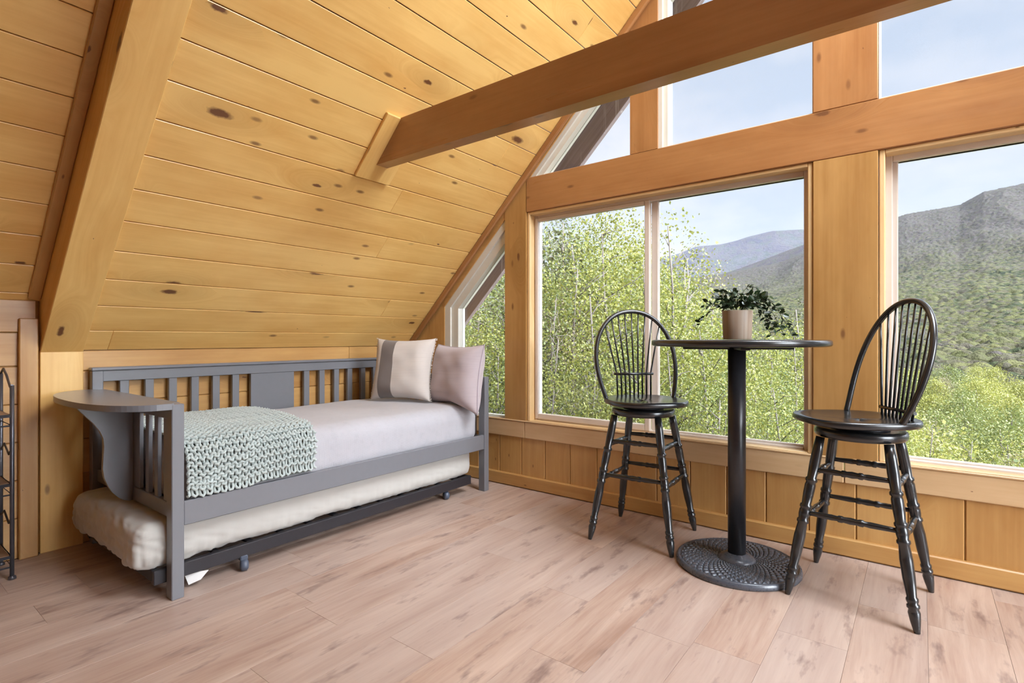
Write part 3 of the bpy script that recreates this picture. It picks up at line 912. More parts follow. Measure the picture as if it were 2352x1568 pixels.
for j in range(rows):
    s0 = .010 + j * pitch
    y1 = float(y_end(s0)); loops = int((y1 - .968) / .030)
    t = np.linspace(0, 2 * math.pi * loops, loops * 9)
    ys = .966 + (y1 - .966) * t / t[-1] + .0062 * np.sin(2 * t)
    wave = .020 * np.sin((ys - .97) * 7.5 + .9) * np.clip((s0 - .75) / .2, 0, 1) * np.clip((DS[-1] - s0) / .12, 0, 1)
    jit = np.array([nz((a * 11, s0 * 11, 0), 1, 2) for a in ys]) * .013 + rng.normal(0, .0014, len(ys))
    sv = np.clip(s0 + wave + jit + pitch * .80 * np.cos(t), 0, DS[-1])
    p, n = dr(sv, ys)
    h = .0075 * np.cos(2 * t) + .009 + .35 * jit
    pp = p + n * h[:, None]
    yk.tube(pp, .0066, sides=6)
part(yk, 'knit_yarn', 'yarn', th)

# ---- pillows
def pillow(name, label, cen_bottom, rot, lean, w, h, T, cover, band=None, pipe=None, fringe=None, group=None, droop=0.0):
    n_ = 30
    root = empty(name, cen_bottom)
    tag(root, label, 'pillow', group)
    a = np.array([math.cos(rot), math.sin(rot), 0]); nf = np.array([math.sin(rot), -math.cos(rot), 0])   # nf faces the room
    up = np.array([0, 0, 1]) * math.cos(lean) - nf * math.sin(lean); nn = nf * math.cos(lean) + np.array([0, 0, 1]) * math.sin(lean)
    def surf(u, v, side):
        x = w / 2 * u * (1 - .10 * (1 - v * v) * abs(u) ** 2)
        y = h / 2 * v * (1 - .10 * (1 - u * u) * abs(v) ** 2)
        t = T / 2 * (max(0, 1 - u ** 4) * max(0, 1 - v ** 4)) ** .55
        wr = 1 + .10 * mnoise.noise(Vector((u * 2.5 + 3 * side, v * 2.5, w * 40)))
        p = a * x + up * (y + h / 2) + nn * (t * side * wr)
        if v < 0: p = p + np.array([0, 0, -droop * u * abs(v)]) * (u > 0)
        return p
    us = np.linspace(-1, 1, n_ + 1); us = np.sign(us) * (1 - (1 - abs(us)) ** 1.4)
    b0 = b1 = None
    if band: b0 = int(np.argmin(abs(us - band[0]))); b1 = int(np.argmin(abs(us - band[1])))
    main, bnd = MB(), MB()
    for side in (1, -1):
        G = np.array([[surf(u, v, side) for v in us] for u in us])
        if side < 0: G = G[:, ::-1]
        if band is None: main.grid(G)
        else:
            main.grid(G[:b0 + 1]); bnd.grid(G[b0:b1 + 1]); main.grid(G[b1:])
    o = main.build('cover', M[cover], root)
    if band: bnd.build('stripe', M['band'], root)
    edge = [surf(u, -1, 1) for u in us] + [surf(1, v, 1) for v in us[1:]] + [surf(u, 1, 1) for u in us[::-1][1:]] + [surf(-1, v, 1) for v in us[::-1][1:-1]]
    if pipe: MB().tube(edge, .0045, 6, closed=True).build('piping', M[pipe], root)
    if fringe:
        for s_ in (-1, 1):
            fm = MB()
            for k in range(70):
                v = -1 + 2 * k / 69
                p = surf(s_, v, 1); d = a * s_
                q = p + d * random.uniform(.007, .014) + up * random.uniform(-.006, .006) + nn * random.uniform(-.006, .006)
                fm.tube([p - d * .004, (p + q) / 2 + nn * random.uniform(-.003, .003), q], .0016, 4)
            fm.build('fringe', M[fringe], root)
    return root
pillow('pillow', 'mauve linen throw pillow nearest the window, plain with dark piping', (-2.635, 2.752, .624), R(-4), R(9), .485, .435, .21, 'mauve', pipe='mauvepipe', droop=.045)
pillow('pillow', 'oatmeal throw pillow with one wide dark stripe and fringed sides', (-2.995, 2.572, .648), R(24), R(14), .465, .465, .21, 'stripe', band=(-.66, -.14), fringe='fringe')

# ================================================================== bar table
TX, TY = -.711, 2.722
tb = empty('bar_table', (TX, TY, 0))
tag(tb, 'tall round black pedestal bar table between the two stools', 'table')
b_ = MB()
nr, nt_ = 110, 540
G = np.zeros((nt_ + 1, nr, 3))
r_ = np.linspace(.05, .262, nr)
for i in range(nt_ + 1):
    a = 2 * math.pi * i / nt_
    lr = np.log(r_ / .05) * 15.0
    l1 = np.clip(np.abs(np.cos(20 * a + lr * 1.2)) * 1.7, 0, 1); l2 = np.clip(np.abs(np.cos(20 * a - lr * 1.2)) * 1.7, 0, 1)
    dep = l1 * l2 * np.clip((r_ - .055) / .05, 0, 1) * np.clip((.262 - r_) / .01, 0, 1)
    G[i, :, 0] = r_ * math.cos(a); G[i, :, 1] = r_ * math.sin(a); G[i, :, 2] = .0235 + .0080 * dep + .006 * (1 - r_ / .262)
b_.grid(G)
b_.lathe([(.262, .0255), (.268, .030), (.273, .030), (.279, .025), (.282, .014), (.281, .003), (.276, 0), (.0, 0)], sides=96)
b_.build('base', M['iron'], tb)
MB().lathe([(.085, .028), (.084, .034), (.076, .044), (.058, .054), (.046, .060), (.043, .062)], sides=48).build('collar', M['iron'], tb)
MB().lathe([(.041, .03), (.041, 1.062)], sides=40).build('column', M['blackmetal'], tb)
sp = MB()
for k in range(4):
    c, s_ = math.cos(k * math.pi / 2 + .4), math.sin(k * math.pi / 2 + .4)
    sp.box((.0, -.02, 1.046), (.25, .02, 1.0605), .003, X=(c, s_, 0), Y=(-s_, c, 0))
sp.build('top_bracket', M['blackmetal'], tb)
MB().lathe([(.0, 1.061), (.38, 1.061), (.396, 1.064), (.401, 1.070), (.401, 1.084), (.397, 1.090), (.388, 1.0925), (.0, 1.0925)], sides=96).build('tabletop', M['black'], tb)

# ---- potted plant on the table
PZ = 1.0935
pp_ = empty('potted_plant', (TX + .002, TY, PZ))
tag(pp_, 'dark trailing leafy plant in a blush pot on the bar table', 'plant')
MB().lathe([(.0, .0005), (.062, .0005), (.0645, .004), (.0695, .138), (.0685, .1405), (.0655, .139), (.063, .125), (.0, .125)], sides=48).build('pot', M['pot'], pp_)
MB().lathe([(.0, .128), (.063, .126)], sides=32).build('soil', M['soil'], pp_)
stm, lfm = MB(), MB()
rl = random.Random(11)
def house_leaf(p, d, size):
    d = np.array(d, float); d /= np.linalg.norm(d) + 1e-9
    h = np.array([rl.uniform(-1, 1), rl.uniform(-1, 1), rl.uniform(.2, 1)]); sd = np.cross(d, h); sd /= np.linalg.norm(sd) + 1e-9
    up = np.cross(sd, d); w = size * .34
    pts = [p, p + d * size * .3 + sd * w * .85 + up * w * .2, p + d * size * .65 + sd * w * .8 + up * w * .15, p + d * size, p + d * size * .65 - sd * w * .8 + up * w * .15, p + d * size * .3 - sd * w * .85 + up * w * .2]
    base = len(lfm.v); lfm.v.extend((q[0], q[1], max(q[2], .006)) for q in pts)
    lfm._face([base, base + 1, base + 2, base + 3], [(0, 0)] * 4, False); lfm._face([base, base + 3, base + 4, base + 5], [(0, 0)] * 4, False)
def spray(pts, n, size, first=.25):
    P = np.array(pts, float); tt = np.linspace(0, 1, 14)
    k = np.linspace(0, 1, len(P)); C_ = np.stack([np.interp(tt, k, P[:, i]) for i in range(3)], -1)
    for _ in range(2): C_[1:-1] = (C_[:-2] + 2 * C_[1:-1] + C_[2:]) / 4
    stm.tube(C_, .0013, 5)
    for i in range(n):
        t = first + (1 - first) * i / max(1, n - 1)
        q = np.array([np.interp(t, tt, C_[:, k2]) for k2 in range(3)])
        tg = np.array([np.interp(min(1, t + .05), tt, C_[:, k2]) - np.interp(max(0, t - .05), tt, C_[:, k2]) for k2 in range(3)]); tg /= np.linalg.norm(tg) + 1e-9
        d = tg * .6 + np.array([rl.uniform(-1, 1), rl.uniform(-1, 1), rl.uniform(-.7, .8)])
        house_leaf(q, d, size * rl.uniform(.75, 1.15))
rgt = np.array([.93, .36, 0]); bkw = np.array([-.36, .93, 0])
for k in range(30):
    a = rl.uniform(0, 2 * math.pi); r0 = rl.uniform(.0, .045); out = rl.uniform(.06, .115); hh = rl.uniform(.03, .115)
    c, s_ = math.cos(a), math.sin(a)
    d = rgt * c + bkw * s_
    spray([d * r0 + np.array([0, 0, .13]), d * (r0 + out * .4) + np.array([0, 0, .13 + hh * .8]), d * (r0 + out) + np.array([0, 0, .13 + hh * .85])], 9, .031)
for k, (o, zt, ze) in enumerate(((.235, .235, .02), (.262, .225, .012), (.20, .23, .03), (.17, .21, .05), (.145, .225, .07), (.15, .20, .0))):
    b = bkw * rl.uniform(-.05, .04)
    spray([np.array([.01, 0, .13]), rgt * o * .38 + b * .4 + np.array([0, 0, zt]), rgt * o * .72 + b + np.array([0, 0, zt * .62 + ze * .3]), rgt * o + b + np.array([0, 0, max(ze, .02)])], 15, .032, .35)
spray([np.array([-.01, 0, .13]), rgt * .02 + np.array([0, 0, .22]), rgt * .05 + bkw * .02 + np.array([0, 0, .262]), rgt * .085 + np.array([0, 0, .25])], 9, .024, .5)
spray([np.array([-.01, 0, .13]), rgt * -.08 + bkw * .08 + np.array([0, 0, .17]), rgt * -.15 + bkw * .10 + np.array([0, 0, .12]), rgt * -.185 + bkw * .10 + np.array([0, 0, .05])], 12, .028, .45)
stm.build('stem', M['stem'], pp_); lf_o = lfm.build('foliage', M['houseleaf'], pp_)

# ================================================================== bar stools
def stool(cx, cy, leg_rot, seat_dir, bar_z, label):
    root = empty('bar_stool', (cx, cy, 0)); tag(root, label, 'bar stool', 'black bow-back swivel bar stools')
    cr_, sr_ = math.cos(leg_rot), math.sin(leg_rot)
    def lw(x, y, z): return np.array([cr_ * x - sr_ * y, sr_ * x + cr_ * y, z])
    prof = [(0, .010), (.015, .0125), (.045, .0175), (.075, .0205), (.088, .0165), (.093, .0215), (.103, .0215), (.108, .017), (.118, .0205), (.126, .0205), (.133, .0165),
            (.20, .0215), (.27, .0225), (.325, .0185), (.331, .0235), (.341, .0235), (.347, .019), (.365, .022), (.385, .022), (.392, .019), (.398, .0235), (.408, .0235), (.414, .0185),
            (.46, .021), (.50, .0215), (.512, .0185), (.518, .0235), (.528, .0235), (.534, .0185), (.60, .0215), (.66, .0205), (.72, .0175)]
    legs = {}
    for sx in (-1, 1):
        for sy in (-1, 1):
            a = lw(.224 * sx, .224 * sy, 0); b = lw(.122 * sx, .122 * sy, .676)
            legs[sx, sy] = (a, b); ax = b - a; L_ = np.linalg.norm(ax); k = L_ / .72
            MB().lathe([(r, t * k) for t, r in prof], a, ax, 20).build('leg', M['black'], root)
    def at(l, z):
        a, b = l; return a + (b - a) * (z / b[2])
    pr = [(0, .009), (.12, .0105), (.30, .0125), (.36, .0105), (.375, .0145), (.41, .0145), (.43, .012), (.5, .0145), (.57, .012), (.59, .0145), (.625, .0145), (.64, .0105), (.70, .0125), (.88, .0105), (1, .009)]
    for (k1, k2), zs in ((((-1, -1), (1, -1)), (.352, .535)), (((-1, 1), (1, 1)), (.352, .535)), (((-1, -1), (-1, 1)), (.325, .512)), (((1, -1), (1, 1)), (.325, .512))):
        for z in zs:
            p, q = at(legs[k1], z), at(legs[k2], z); d = q - p; L_ = np.linalg.norm(d)
            MB().lathe([(r, t * L_) for t, r in pr], p, d, 14).build('stretcher', M['black'], root)
    MB().lathe([(.0, .672), (.150, .672), (.166, .676), (.172, .684), (.172, .702), (.168, .710), (.160, .713), (.150, .713), (.0, .713)], sides=48).build('swivel_ring', M['black'], root)
    MB().lathe([(.11, .712), (.11, .720), (.085, .722), (.085, .737)], sides=32).build('swivel_plate', M['blackmetal'], root)
    f = np.array([math.cos(seat_dir), math.sin(seat_dir), 0]); l = np.array([-f[1], f[0], 0])
    def sw(u, fw_, z): return l * u + f * fw_ + np.array([0, 0, z])
    # seat outline
    na = 72; out = []
    for i in range(na):
        a = 2 * math.pi * i / na; c, s_ = math.cos(a), math.sin(a)
        ef = .245 if c > 0 else .205
        p = 2.9 if c > 0 else 2.5
        rr = (abs(c / ef) ** p + abs(s_ / (.218 - .016 * (c < 0) * abs(c))) ** p) ** (-1 / p)
        out.append((rr * s_, rr * c))
    rings = [(0.02, .742), (.5, .741), (.9, .737), (.975, .737), (1.0, .742), (1.0, .757), (.985, .763), (.95, .765), (.86, .762), (.7, .757), (.45, .7545), (.2, .754), (.01, .754)]
    G = np.zeros((na, len(rings), 3))
    for i, (u, w_) in enumerate(out):
        for k, (sc, z) in enumerate(rings):
            saddle = -.004 * abs(u / .2) if z > .75 else 0
            G[i, k] = sw(u * sc, w_ * sc, z + saddle * (1 - sc) * 2)
    MB().grid(G, close_u=True).build('seat', M['black'], root)
    # bow
    def hoop(t):      # t 0..1
        a = math.pi * t
        H0, H = .21, .498
        if t < .18 or t > .82:
            q = t / .18 if t < .5 else (1 - t) / .18
            h = -.012 + (H0 + .012) * q; u = .196 + .040 * math.sin(min(1, q) * math.pi / 2)
            u *= 1 if t < .5 else -1
        else:
            a = (t - .18) / .64 * math.pi
            u = .236 * (1 if math.cos(a) > 0 else -1) * abs(math.cos(a)) ** .93; h = H0 + (H - H0) * math.sin(a) ** .97
        fb = -.050 - .155 * (max(0, h) / .5) ** .9
        return sw(u, fb, .762 + h)
    hp = [hoop(t) for t in np.linspace(0, 1, 70)]
    MB().tube(hp, .0125, 12).build('bow', M['black'], root)
    hpa = np.array(hp); ua = hpa @ l
    up_half = [i for i in range(len(hp)) if 13 <= i <= 56]
    for k in range(9):
        q = (k - 4) / 4
        ut = .168 * q; ub = .100 * q
        idx = min(up_half, key=lambda i: abs(ua[i] - ut)); top = hpa[idx]
        # fine interpolation toward the wanted width
        top = top + l * (ut - ua[idx])
        b0 = sw(ub, -.150, .756); m_ = sw(ub * 1.03, -.158, .762 + .13)
        pts_ = [b0, m_, (m_ + top) / 2 + f * -.004, top] if bar_z > .1 else [b0, b0 + (top - b0) / 3, b0 + (top - b0) * 2 / 3, top]
        MB().tube(pts_, [.0052, .0056, .005, .0042], 8).build('spindle', M['black'], root)
    MB().tube([sw(-.118, -.150 - .06 * bar_z, .762 + bar_z), sw(.118, -.150 - .06 * bar_z, .762 + bar_z)], .0078, 8).build('spindle_bar', M['black'], root)
    return root
stool(-1.236, 2.822, R(4.5), R(-46), .128, 'left black bow-back stool, turned legs, crossbar high on its spindles, before the slider')
stool(-.211, 2.744, R(-6), R(213), .030, 'right black bow-back stool facing the table, crossbar resting at its seat')

# ================================================================== metal rack at the far left
rk_ = empty('metal_rack', (-3.42, .36, 0))
tag(rk_, 'pewter metal shelving rack against the wall at the far left', 'rack')
X0, X1, Y0, Y1 = -3.545, -3.30, .17, .545
for x_ in (X0, X1):
    for y_ in (Y0, Y1):
        o = part(MB().tube([(x_, y_, 0.004), (x_, y_, .885 if x_ == X1 else .93)], .0085, 10), 'upright', 'rack', rk_)
        f_ = part(MB().lathe([(.0085, 0), (.016, .0), (.014, .012), (.0085, .016)], (x_, y_, 0), sides=12), 'foot', 'rack', rk_); f_.parent = o
for z_ in (.10, .43, .745):
    s_ = MB(); s_.tube([(X0, Y0, z_), (X1, Y0, z_), (X1, Y1, z_), (X0, Y1, z_)], .007, 8, closed=True)
    s_.tube([(X0, Y0, z_ - .045), (X1, Y0, z_ - .045), (X1, Y1, z_ - .045), (X0, Y1, z_ - .045)], .004, 6, closed=True)
    o = part(s_, 'shelf_frame', 'rack', rk_)
    q = part(MB().box((X0 + .006, Y0 + .006, z_ - .004), (X1 - .006, Y1 - .006, z_ + .008), .002), 'shelf_board', 'rackshelf', rk_); q.parent = o
for y_ in (Y0, Y1):
    part(MB().tube([(X0, y_, .93), (X0 + .06, y_, .955), (X0 + .13, y_, .925), (X1 - .04, y_, .875), (X1, y_, .885)], .005, 8), 'scroll_brace', 'rack', rk_)
    part(MB().tube([(X0, y_, .56), (X0 + .08, y_, .60), (X1 - .07, y_, .56), (X1, y_, .60)], .004, 8), 'scroll_brace', 'rack', rk_)
    part(MB().tube([(X0, y_, .24), (X0 + .08, y_, .28), (X1 - .07, y_, .24), (X1, y_, .28)], .004, 8), 'scroll_brace', 'rack', rk_)

# ================================================================== outdoors
def vnoise(x, y, seed=0):
    """smooth value noise on arrays"""
    xi = np.floor(x).astype(np.int64); yi = np.floor(y).astype(np.int64); fx_ = x - xi; fy = y - yi
    def h(a, b):
        v = np.sin(a * 127.1 + b * 311.7 + seed * 74.7) * 43758.5453
        return v - np.floor(v)
    u = fx_ * fx_ * (3 - 2 * fx_); v = fy * fy * (3 - 2 * fy)
    return (h(xi, yi) * (1 - u) + h(xi + 1, yi) * u) * (1 - v) + (h(xi, yi + 1) * (1 - u) + h(xi + 1, yi + 1) * u) * v
def fbm(x, y, o=5, seed=0):
    s = 0; a = .5; t = 0
    for k in range(o):
        s = s + a * vnoise(x * 2 ** k, y * 2 ** k, seed + k); t += a; a *= .5
    return s / t
def crowns(x, y, size, seed=0):
    """rounded tree-crown bumps: height 0..1 on a jittered grid"""
    gx = x / size; gy = y / size; bx_ = np.floor(gx); by = np.floor(gy); best = np.zeros_like(x)
    for dx in (-1, 0, 1):
        for dy in (-1, 0, 1):
            a = bx_ + dx; b = by + dy
            h1 = np.sin(a * 12.9898 + b * 78.233 + seed) * 43758.5453; h1 -= np.floor(h1)
            h2 = np.sin(a * 39.346 + b * 11.135 + seed) * 24634.6345; h2 -= np.floor(h2)
            h3 = np.sin(a * 73.156 + b * 52.235 + seed) * 17243.123; h3 -= np.floor(h3)
            d2 = (gx - a - h1) ** 2 + (gy - b - h2) ** 2
            best = np.maximum(best, np.sqrt(np.maximum(0, 1 - d2 / (.55 + .35 * h3))) * (.45 + .55 * h3))
    return best
def wood_mat(name, lo, hi, z0, z1, scale):
    """forest seen from afar: each crown its own colour, leafed out below, still bare above"""
    t = NT(name); ob = t.tex('Object')
    flat = t.scaled(ob, (1, 1, .25))
    v = t.N('ShaderNodeTexVoronoi'); v.inputs['Scale'].default_value = scale; v.inputs['Randomness'].default_value = 1
    t.L(flat, v.inputs['Vector'])
    sc_ = t.N('ShaderNodeSeparateColor'); t.L(v.outputs['Color'], sc_.inputs[0])
    n1 = t.noise(ob, scale * 2.6, 4, .65); n2 = t.noise(flat, scale * .13, 4, .6)
    sep = t.N('ShaderNodeSeparateXYZ'); t.L(ob, sep.inputs[0])
    alt = t.math('ADD', t.rng(sep.outputs[2], z0, z1), t.rng(n2, .3, .7, -.45, .45), clamp=True)
    def pal(cols):
        r = t.N('ShaderNodeValToRGB'); r.color_ramp.interpolation = 'LINEAR'
        t.L(t.math('ADD', t.math('MULTIPLY', sc_.outputs[0], .6), t.math('MULTIPLY', t.rng(n2, .35, .65), .4)), r.inputs[0])
        el = r.color_ramp.elements; el[0].position = .05; el[0].color = (*cols[0], 1); el[1].position = .95; el[1].color = (*cols[-1], 1)
        for i, c in enumerate(cols[1:-1]): el.new(.05 + .9 * (i + 1) / (len(cols) - 1)).color = (*c, 1)
        return r.outputs[0]
    c = t.mix(alt, pal(lo), pal(hi))
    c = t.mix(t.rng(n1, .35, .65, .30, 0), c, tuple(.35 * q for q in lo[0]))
    rough_ = t.math('ADD', t.noise(ob, scale * 5, 4, .7), t.math('MULTIPLY', t.noise(ob, scale * 1.7, 3, .6), 1.5))
    return t.done(c, .9, t.bump(rough_, 1.0, .35 / scale), spec=.05)
def polar(name, th0, th1, nth, ds, zf, mat, label, cat):
    th_ = np.radians(np.linspace(th0, th1, nth)); D, TH = np.meshgrid(ds, th_)
    X = -np.sin(TH) * D * -1; Y = np.cos(TH) * D           # bearing measured clockwise from straight ahead of the wall
    Z = zf(np.degrees(TH), D, X, Y)
    n, m = D.shape
    me = bpy.data.meshes.new(name)
    i = np.arange(n * m).reshape(n, m)
    F_ = np.stack([i[:-1, :-1], i[:-1, 1:], i[1:, 1:], i[1:, :-1]], -1).reshape(-1, 4)[:, ::-1]
    me.vertices.add(n * m); me.vertices.foreach_set('co', np.stack([X, Y, Z], -1).reshape(-1))
    me.loops.add(F_.size); me.polygons.add(len(F_)); me.loops.foreach_set('vertex_index', F_.reshape(-1).astype(np.int32))
    me.polygons.foreach_set('loop_start', np.arange(0, F_.size, 4, dtype=np.int32)); me.polygons.foreach_set('loop_total', np.full(len(F_), 4, dtype=np.int32))
    me.polygons.foreach_set('use_smooth', np.ones(len(F_), bool))
    me.materials.append(mat); me.update(calc_edges=True); me.validate()
    o = bpy.data.objects.new(name, me); COL.objects.link(o)
    return struct(o, label, cat)
def ei(th, pts):
    a = np.array(pts, float); return np.interp(th, a[:, 0], a[:, 1])
GREENS = ((.018, .024, .015), (.042, .050, .024), (.062, .054, .038), (.070, .074, .030), (.095, .092, .038), (.058, .050, .042))
VIOLET = ((.034, .030, .034), (.055, .046, .049), (.066, .056, .050), (.052, .054, .038), (.076, .066, .068))  # bare-wood tones, lightened to stand in for haze on the upper slopes
# ---- the wooded slope falling away from the house and rising to the big mountain
RIDGE = [(-45, .10), (-24, .100), (-16, .108), (-11, .122), (-8, .140), (-3, .172), (-1, .182), (2.5, .186), (4, .200), (7, .205), (12, .214), (30, .23)]
def big(th, D, X, Y):
    rd = ei(th, RIDGE)
    k = np.interp(D, [24, 60, 130, 260, 480, 800, 1300, 2000, 2600, 3000], [-.47, -.225, -.115, -.05, .0, .17, .42, .78, 1.0, 1.02])
    t = np.where(k < 0, k, k * rd)
    z = 1.1 + t * D
    big_ = (fbm(X / 420 + 7, Y / 420, 4, 3) - .5) * np.clip((D - 250) / 1200, 0, 1) * 80 * np.clip((2700 - D) / 500, 0, 1)
    gul = -np.abs(fbm(X / 210 + .3, Y / 520, 3, 9) - .5) * np.clip((D - 500) / 800, 0, 1) * 60 * np.clip((2800 - D) / 400, 0, 1)
    cr2 = crowns(X, Y, 6.5, 2) * 6.5 * np.clip((D - 125) / 40, 0, 1) + crowns(X, Y, 3.1, 5) * 1.8 * np.clip((D - 125) / 40, 0, 1) * np.clip((900 - D) / 400, 0, 1)
    return z + big_ + gul + cr2
ds = np.concatenate([np.linspace(24, 60, 16)[:-1], np.geomspace(60, 3000, 1150)])
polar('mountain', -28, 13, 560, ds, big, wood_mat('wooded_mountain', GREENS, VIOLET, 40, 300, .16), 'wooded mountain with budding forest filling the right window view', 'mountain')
# ---- middle hill seen past the plant
HILL = [(-60, .02), (-40, .045), (-26, .06), (-20, .085), (-16, .112), (-12, .135), (-8, .158), (-2, .17), (20, .18)]
def mid(th, D, X, Y):
    rd = ei(th, HILL); k = np.interp(D, [2600, 4200, 5600, 6200], [-.2, .35, 1.0, .8])
    return 1.1 + k * rd * D + (fbm(X / 700, Y / 700, 5, 21) - .5) * 150 * np.clip((5900 - D) / 900, .25, 1)
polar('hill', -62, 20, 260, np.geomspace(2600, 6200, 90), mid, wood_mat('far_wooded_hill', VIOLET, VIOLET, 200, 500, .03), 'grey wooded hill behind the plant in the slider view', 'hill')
# ---- long far ridge
FAR = [(-75, .10), (-45, .12), (-30, .128), (-24, .138), (-21.5, .146), (-20, .152), (-18.3, .162), (-16, .166), (-13.5, .178), (-11.5, .184), (-9, .182), (-4, .168), (10, .15), (25, .15)]
def farr(th, D, X, Y):
    rd = ei(th, FAR); k = np.interp(D, [9000, 11500, 14000, 15000], [.0, .5, 1.0, .9])
    return 1.1 + k * rd * D + (fbm(X / 1500, Y / 1500, 4, 31) - .5) * 160
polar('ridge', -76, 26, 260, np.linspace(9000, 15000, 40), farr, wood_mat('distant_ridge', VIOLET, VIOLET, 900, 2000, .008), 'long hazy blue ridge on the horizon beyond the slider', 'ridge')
# ---- valley haze: one big body of hazy air
def haze():
    m = bpy.data.materials.new('valley_haze'); m.use_nodes = True; nt = m.node_tree; nt.nodes.clear()
    v = nt.nodes.new('ShaderNodeVolumePrincipled') if False else nt.nodes.new('ShaderNodeVolumeScatter')
    v.inputs['Color'].default_value = (.52, .64, .95, 1); v.inputs['Density'].default_value = HAZE; v.inputs['Anisotropy'].default_value = 0.0
    o = nt.nodes.new('ShaderNodeOutputMaterial'); nt.links.new(v.outputs[0], o.inputs['Volume'])
    h = MB().box((-16000, 300, -300), (9000, 16500, 2200), 0).build('haze', m)
    tag(h, 'thin blue haze lying over the valley and far ridges', 'haze', kind='stuff')
HAZE = 7.5e-6
haze()

# ---- trees
def leaf_mesh(name, n, shape, size, mat, seed, clump=1.0):
    g = np.random.default_rng(seed)
    # clump centres on branches, leaves about them
    nc = max(12, min(int(n / 26), 260))
    cen = shape(g, nc)
    idx = g.integers(0, nc, n)
    p = cen[idx] + g.normal(0, 1, (n, 3)) * clump
    a = g.normal(0, 1, (n, 3)); a /= np.linalg.norm(a, axis=1, keepdims=True)
    b = np.cross(a, g.normal(0, 1, (n, 3))); b /= np.linalg.norm(b, axis=1, keepdims=True)
    s = size * g.uniform(.55, 1.3, (n, 1)); w = s * .36
    V = np.stack([p - a * s * .5, p + b * w - a * s * .05, p + a * s * .5, p - b * w - a * s * .05], 1).reshape(-1, 3)
    me = bpy.data.meshes.new(name); me.vertices.add(4 * n); me.vertices.foreach_set('co', V.reshape(-1))
    me.loops.add(4 * n); me.polygons.add(n); me.loops.foreach_set('vertex_index', np.arange(4 * n, dtype=np.int32))
    me.polygons.foreach_set('loop_start', np.arange(0, 4 * n, 4, dtype=np.int32)); me.polygons.foreach_set('loop_total', np.full(n, 4, dtype=np.int32))
    me.materials.append(mat); me.update(calc_edges=True)
    return me, cen
def broadleaf(h, w, bottom):
    def f(g, n):
        z = bottom + (1 - bottom) * g.beta(1.3, 1.25, n)
        q = (z - bottom) / (1 - bottom)
        r = w * (np.sin(np.pi * np.clip(q * .93 + .07, 0, 1)) ** .6) * np.sqrt(g.uniform(.05, 1, n))
        a = g.uniform(0, 2 * np.pi, n)
        return np.stack([r * np.cos(a), r * np.sin(a), z * h], -1)
    return f
def conifer(h, w, bottom):
    def f(g, n):
        z = bottom + (1 - bottom) * g.beta(1.0, 1.5, n); r = w * (1 - (z - bottom) / (1 - bottom)) ** .8 * np.sqrt(g.uniform(.1, 1, n)); a = g.uniform(0, 2 * np.pi, n)
        return np.stack([r * np.cos(a), r * np.sin(a), z * h - r * .15], -1)
    return f
def trunk_mb(h, cen, seed, r0=.075, nb=16):
    g = random.Random(seed); mb = MB()
    ax = [np.array([.12 * math.sin(z * .9 + seed), .12 * math.cos(z * .7 + seed * 2), z]) for z in np.linspace(0, h * .96, 9)]
    mb.tube(ax, list(np.linspace(r0, .012, 9)), 7)
    pick = g.sample(range(len(cen)), min(nb, len(cen)))
    for i in pick:
        c = cen[i]; zb = max(h * .12, c[2] - np.hypot(c[0], c[1]) * g.uniform(.5, 1.1)); k = zb / (h * .96)
        b = np.array([np.interp(zb, [q[2] for q in ax], [q[j] for q in ax]) for j in range(3)])
        m_ = (b + c) / 2 + np.array([g.uniform(-.1, .1), g.uniform(-.1, .1), g.uniform(-.05, .12)])
        mb.tube([b, m_, c], [max(.012, r0 * .42 * (1 - k)), max(.008, r0 * .26 * (1 - k)), .004], 5)
    return mb
def make_tree(name, h, w, bottom, n, size, mat, seed, clump, kind=broadleaf, nb=16, r0=.075):
    root = empty(name, (0, 0, -500))
    me, cen = leaf_mesh('foliage', n, kind(h, w, bottom), size, M[mat], seed, clump)
    o = bpy.data.objects.new('foliage', me); COL.objects.link(o); o.parent = root
    trunk_mb(h, cen, seed, r0, nb).build('trunk', M['bark'], root)
    return root, h
def plant(proto, used, x, y, zt, label, cat, group, scale=None, lo=None):
    """put a tree so that its top reaches height zt, standing on the slope"""
    root, h = proto
    if not used.get(root.name): o = root; used[root.name] = True
    else: o = copy_tree(root)
    D = math.hypot(x, y)
    zg = float(np.interp(D, [0, 5, 10, 15, 24, 60, 130, 260], [-3.0, -3.4, -4.8, -6.8, -10.2, -12.4, -13.85, -11.9])) if lo is None else lo
    k = (zt - zg) / h
    o.location = (x, y, zg); kw = min(k, 1.35) if scale is None else scale
    o.scale = (kw, kw, k); o.rotation_euler.z = random.uniform(0, 6.28)
    return tag(o, label, cat, group)
used = {}
P_y = [make_tree('leafy_tree', 8, 1.5, .10, 12000, .050, 'leaf_y', 31 + i, .21, nb=40) for i in range(3)]
P_g = [make_tree('leafy_tree', 8, 1.7, .08, 12000, .047, 'leaf_g', 41 + i, .23, nb=40) for i in range(2)]
P_s = [make_tree('slender_tree', 8, 1.2, .25, 2200, .055, 'leaf_y', 51 + i, .13, nb=26, r0=.05) for i in range(2)]
P_b = [make_tree('budding_tree', 8, 1.5, .12, 3000, .05, 'leaf_b', 61 + i, .25, nb=34, r0=.06) for i in range(2)]
P_o = [make_tree('evergreen_tree', 9, 2.1, .03, 11000, .075, 'leaf_o', 71 + i, .17, kind=conifer, nb=30, r0=.10) for i in range(2)]
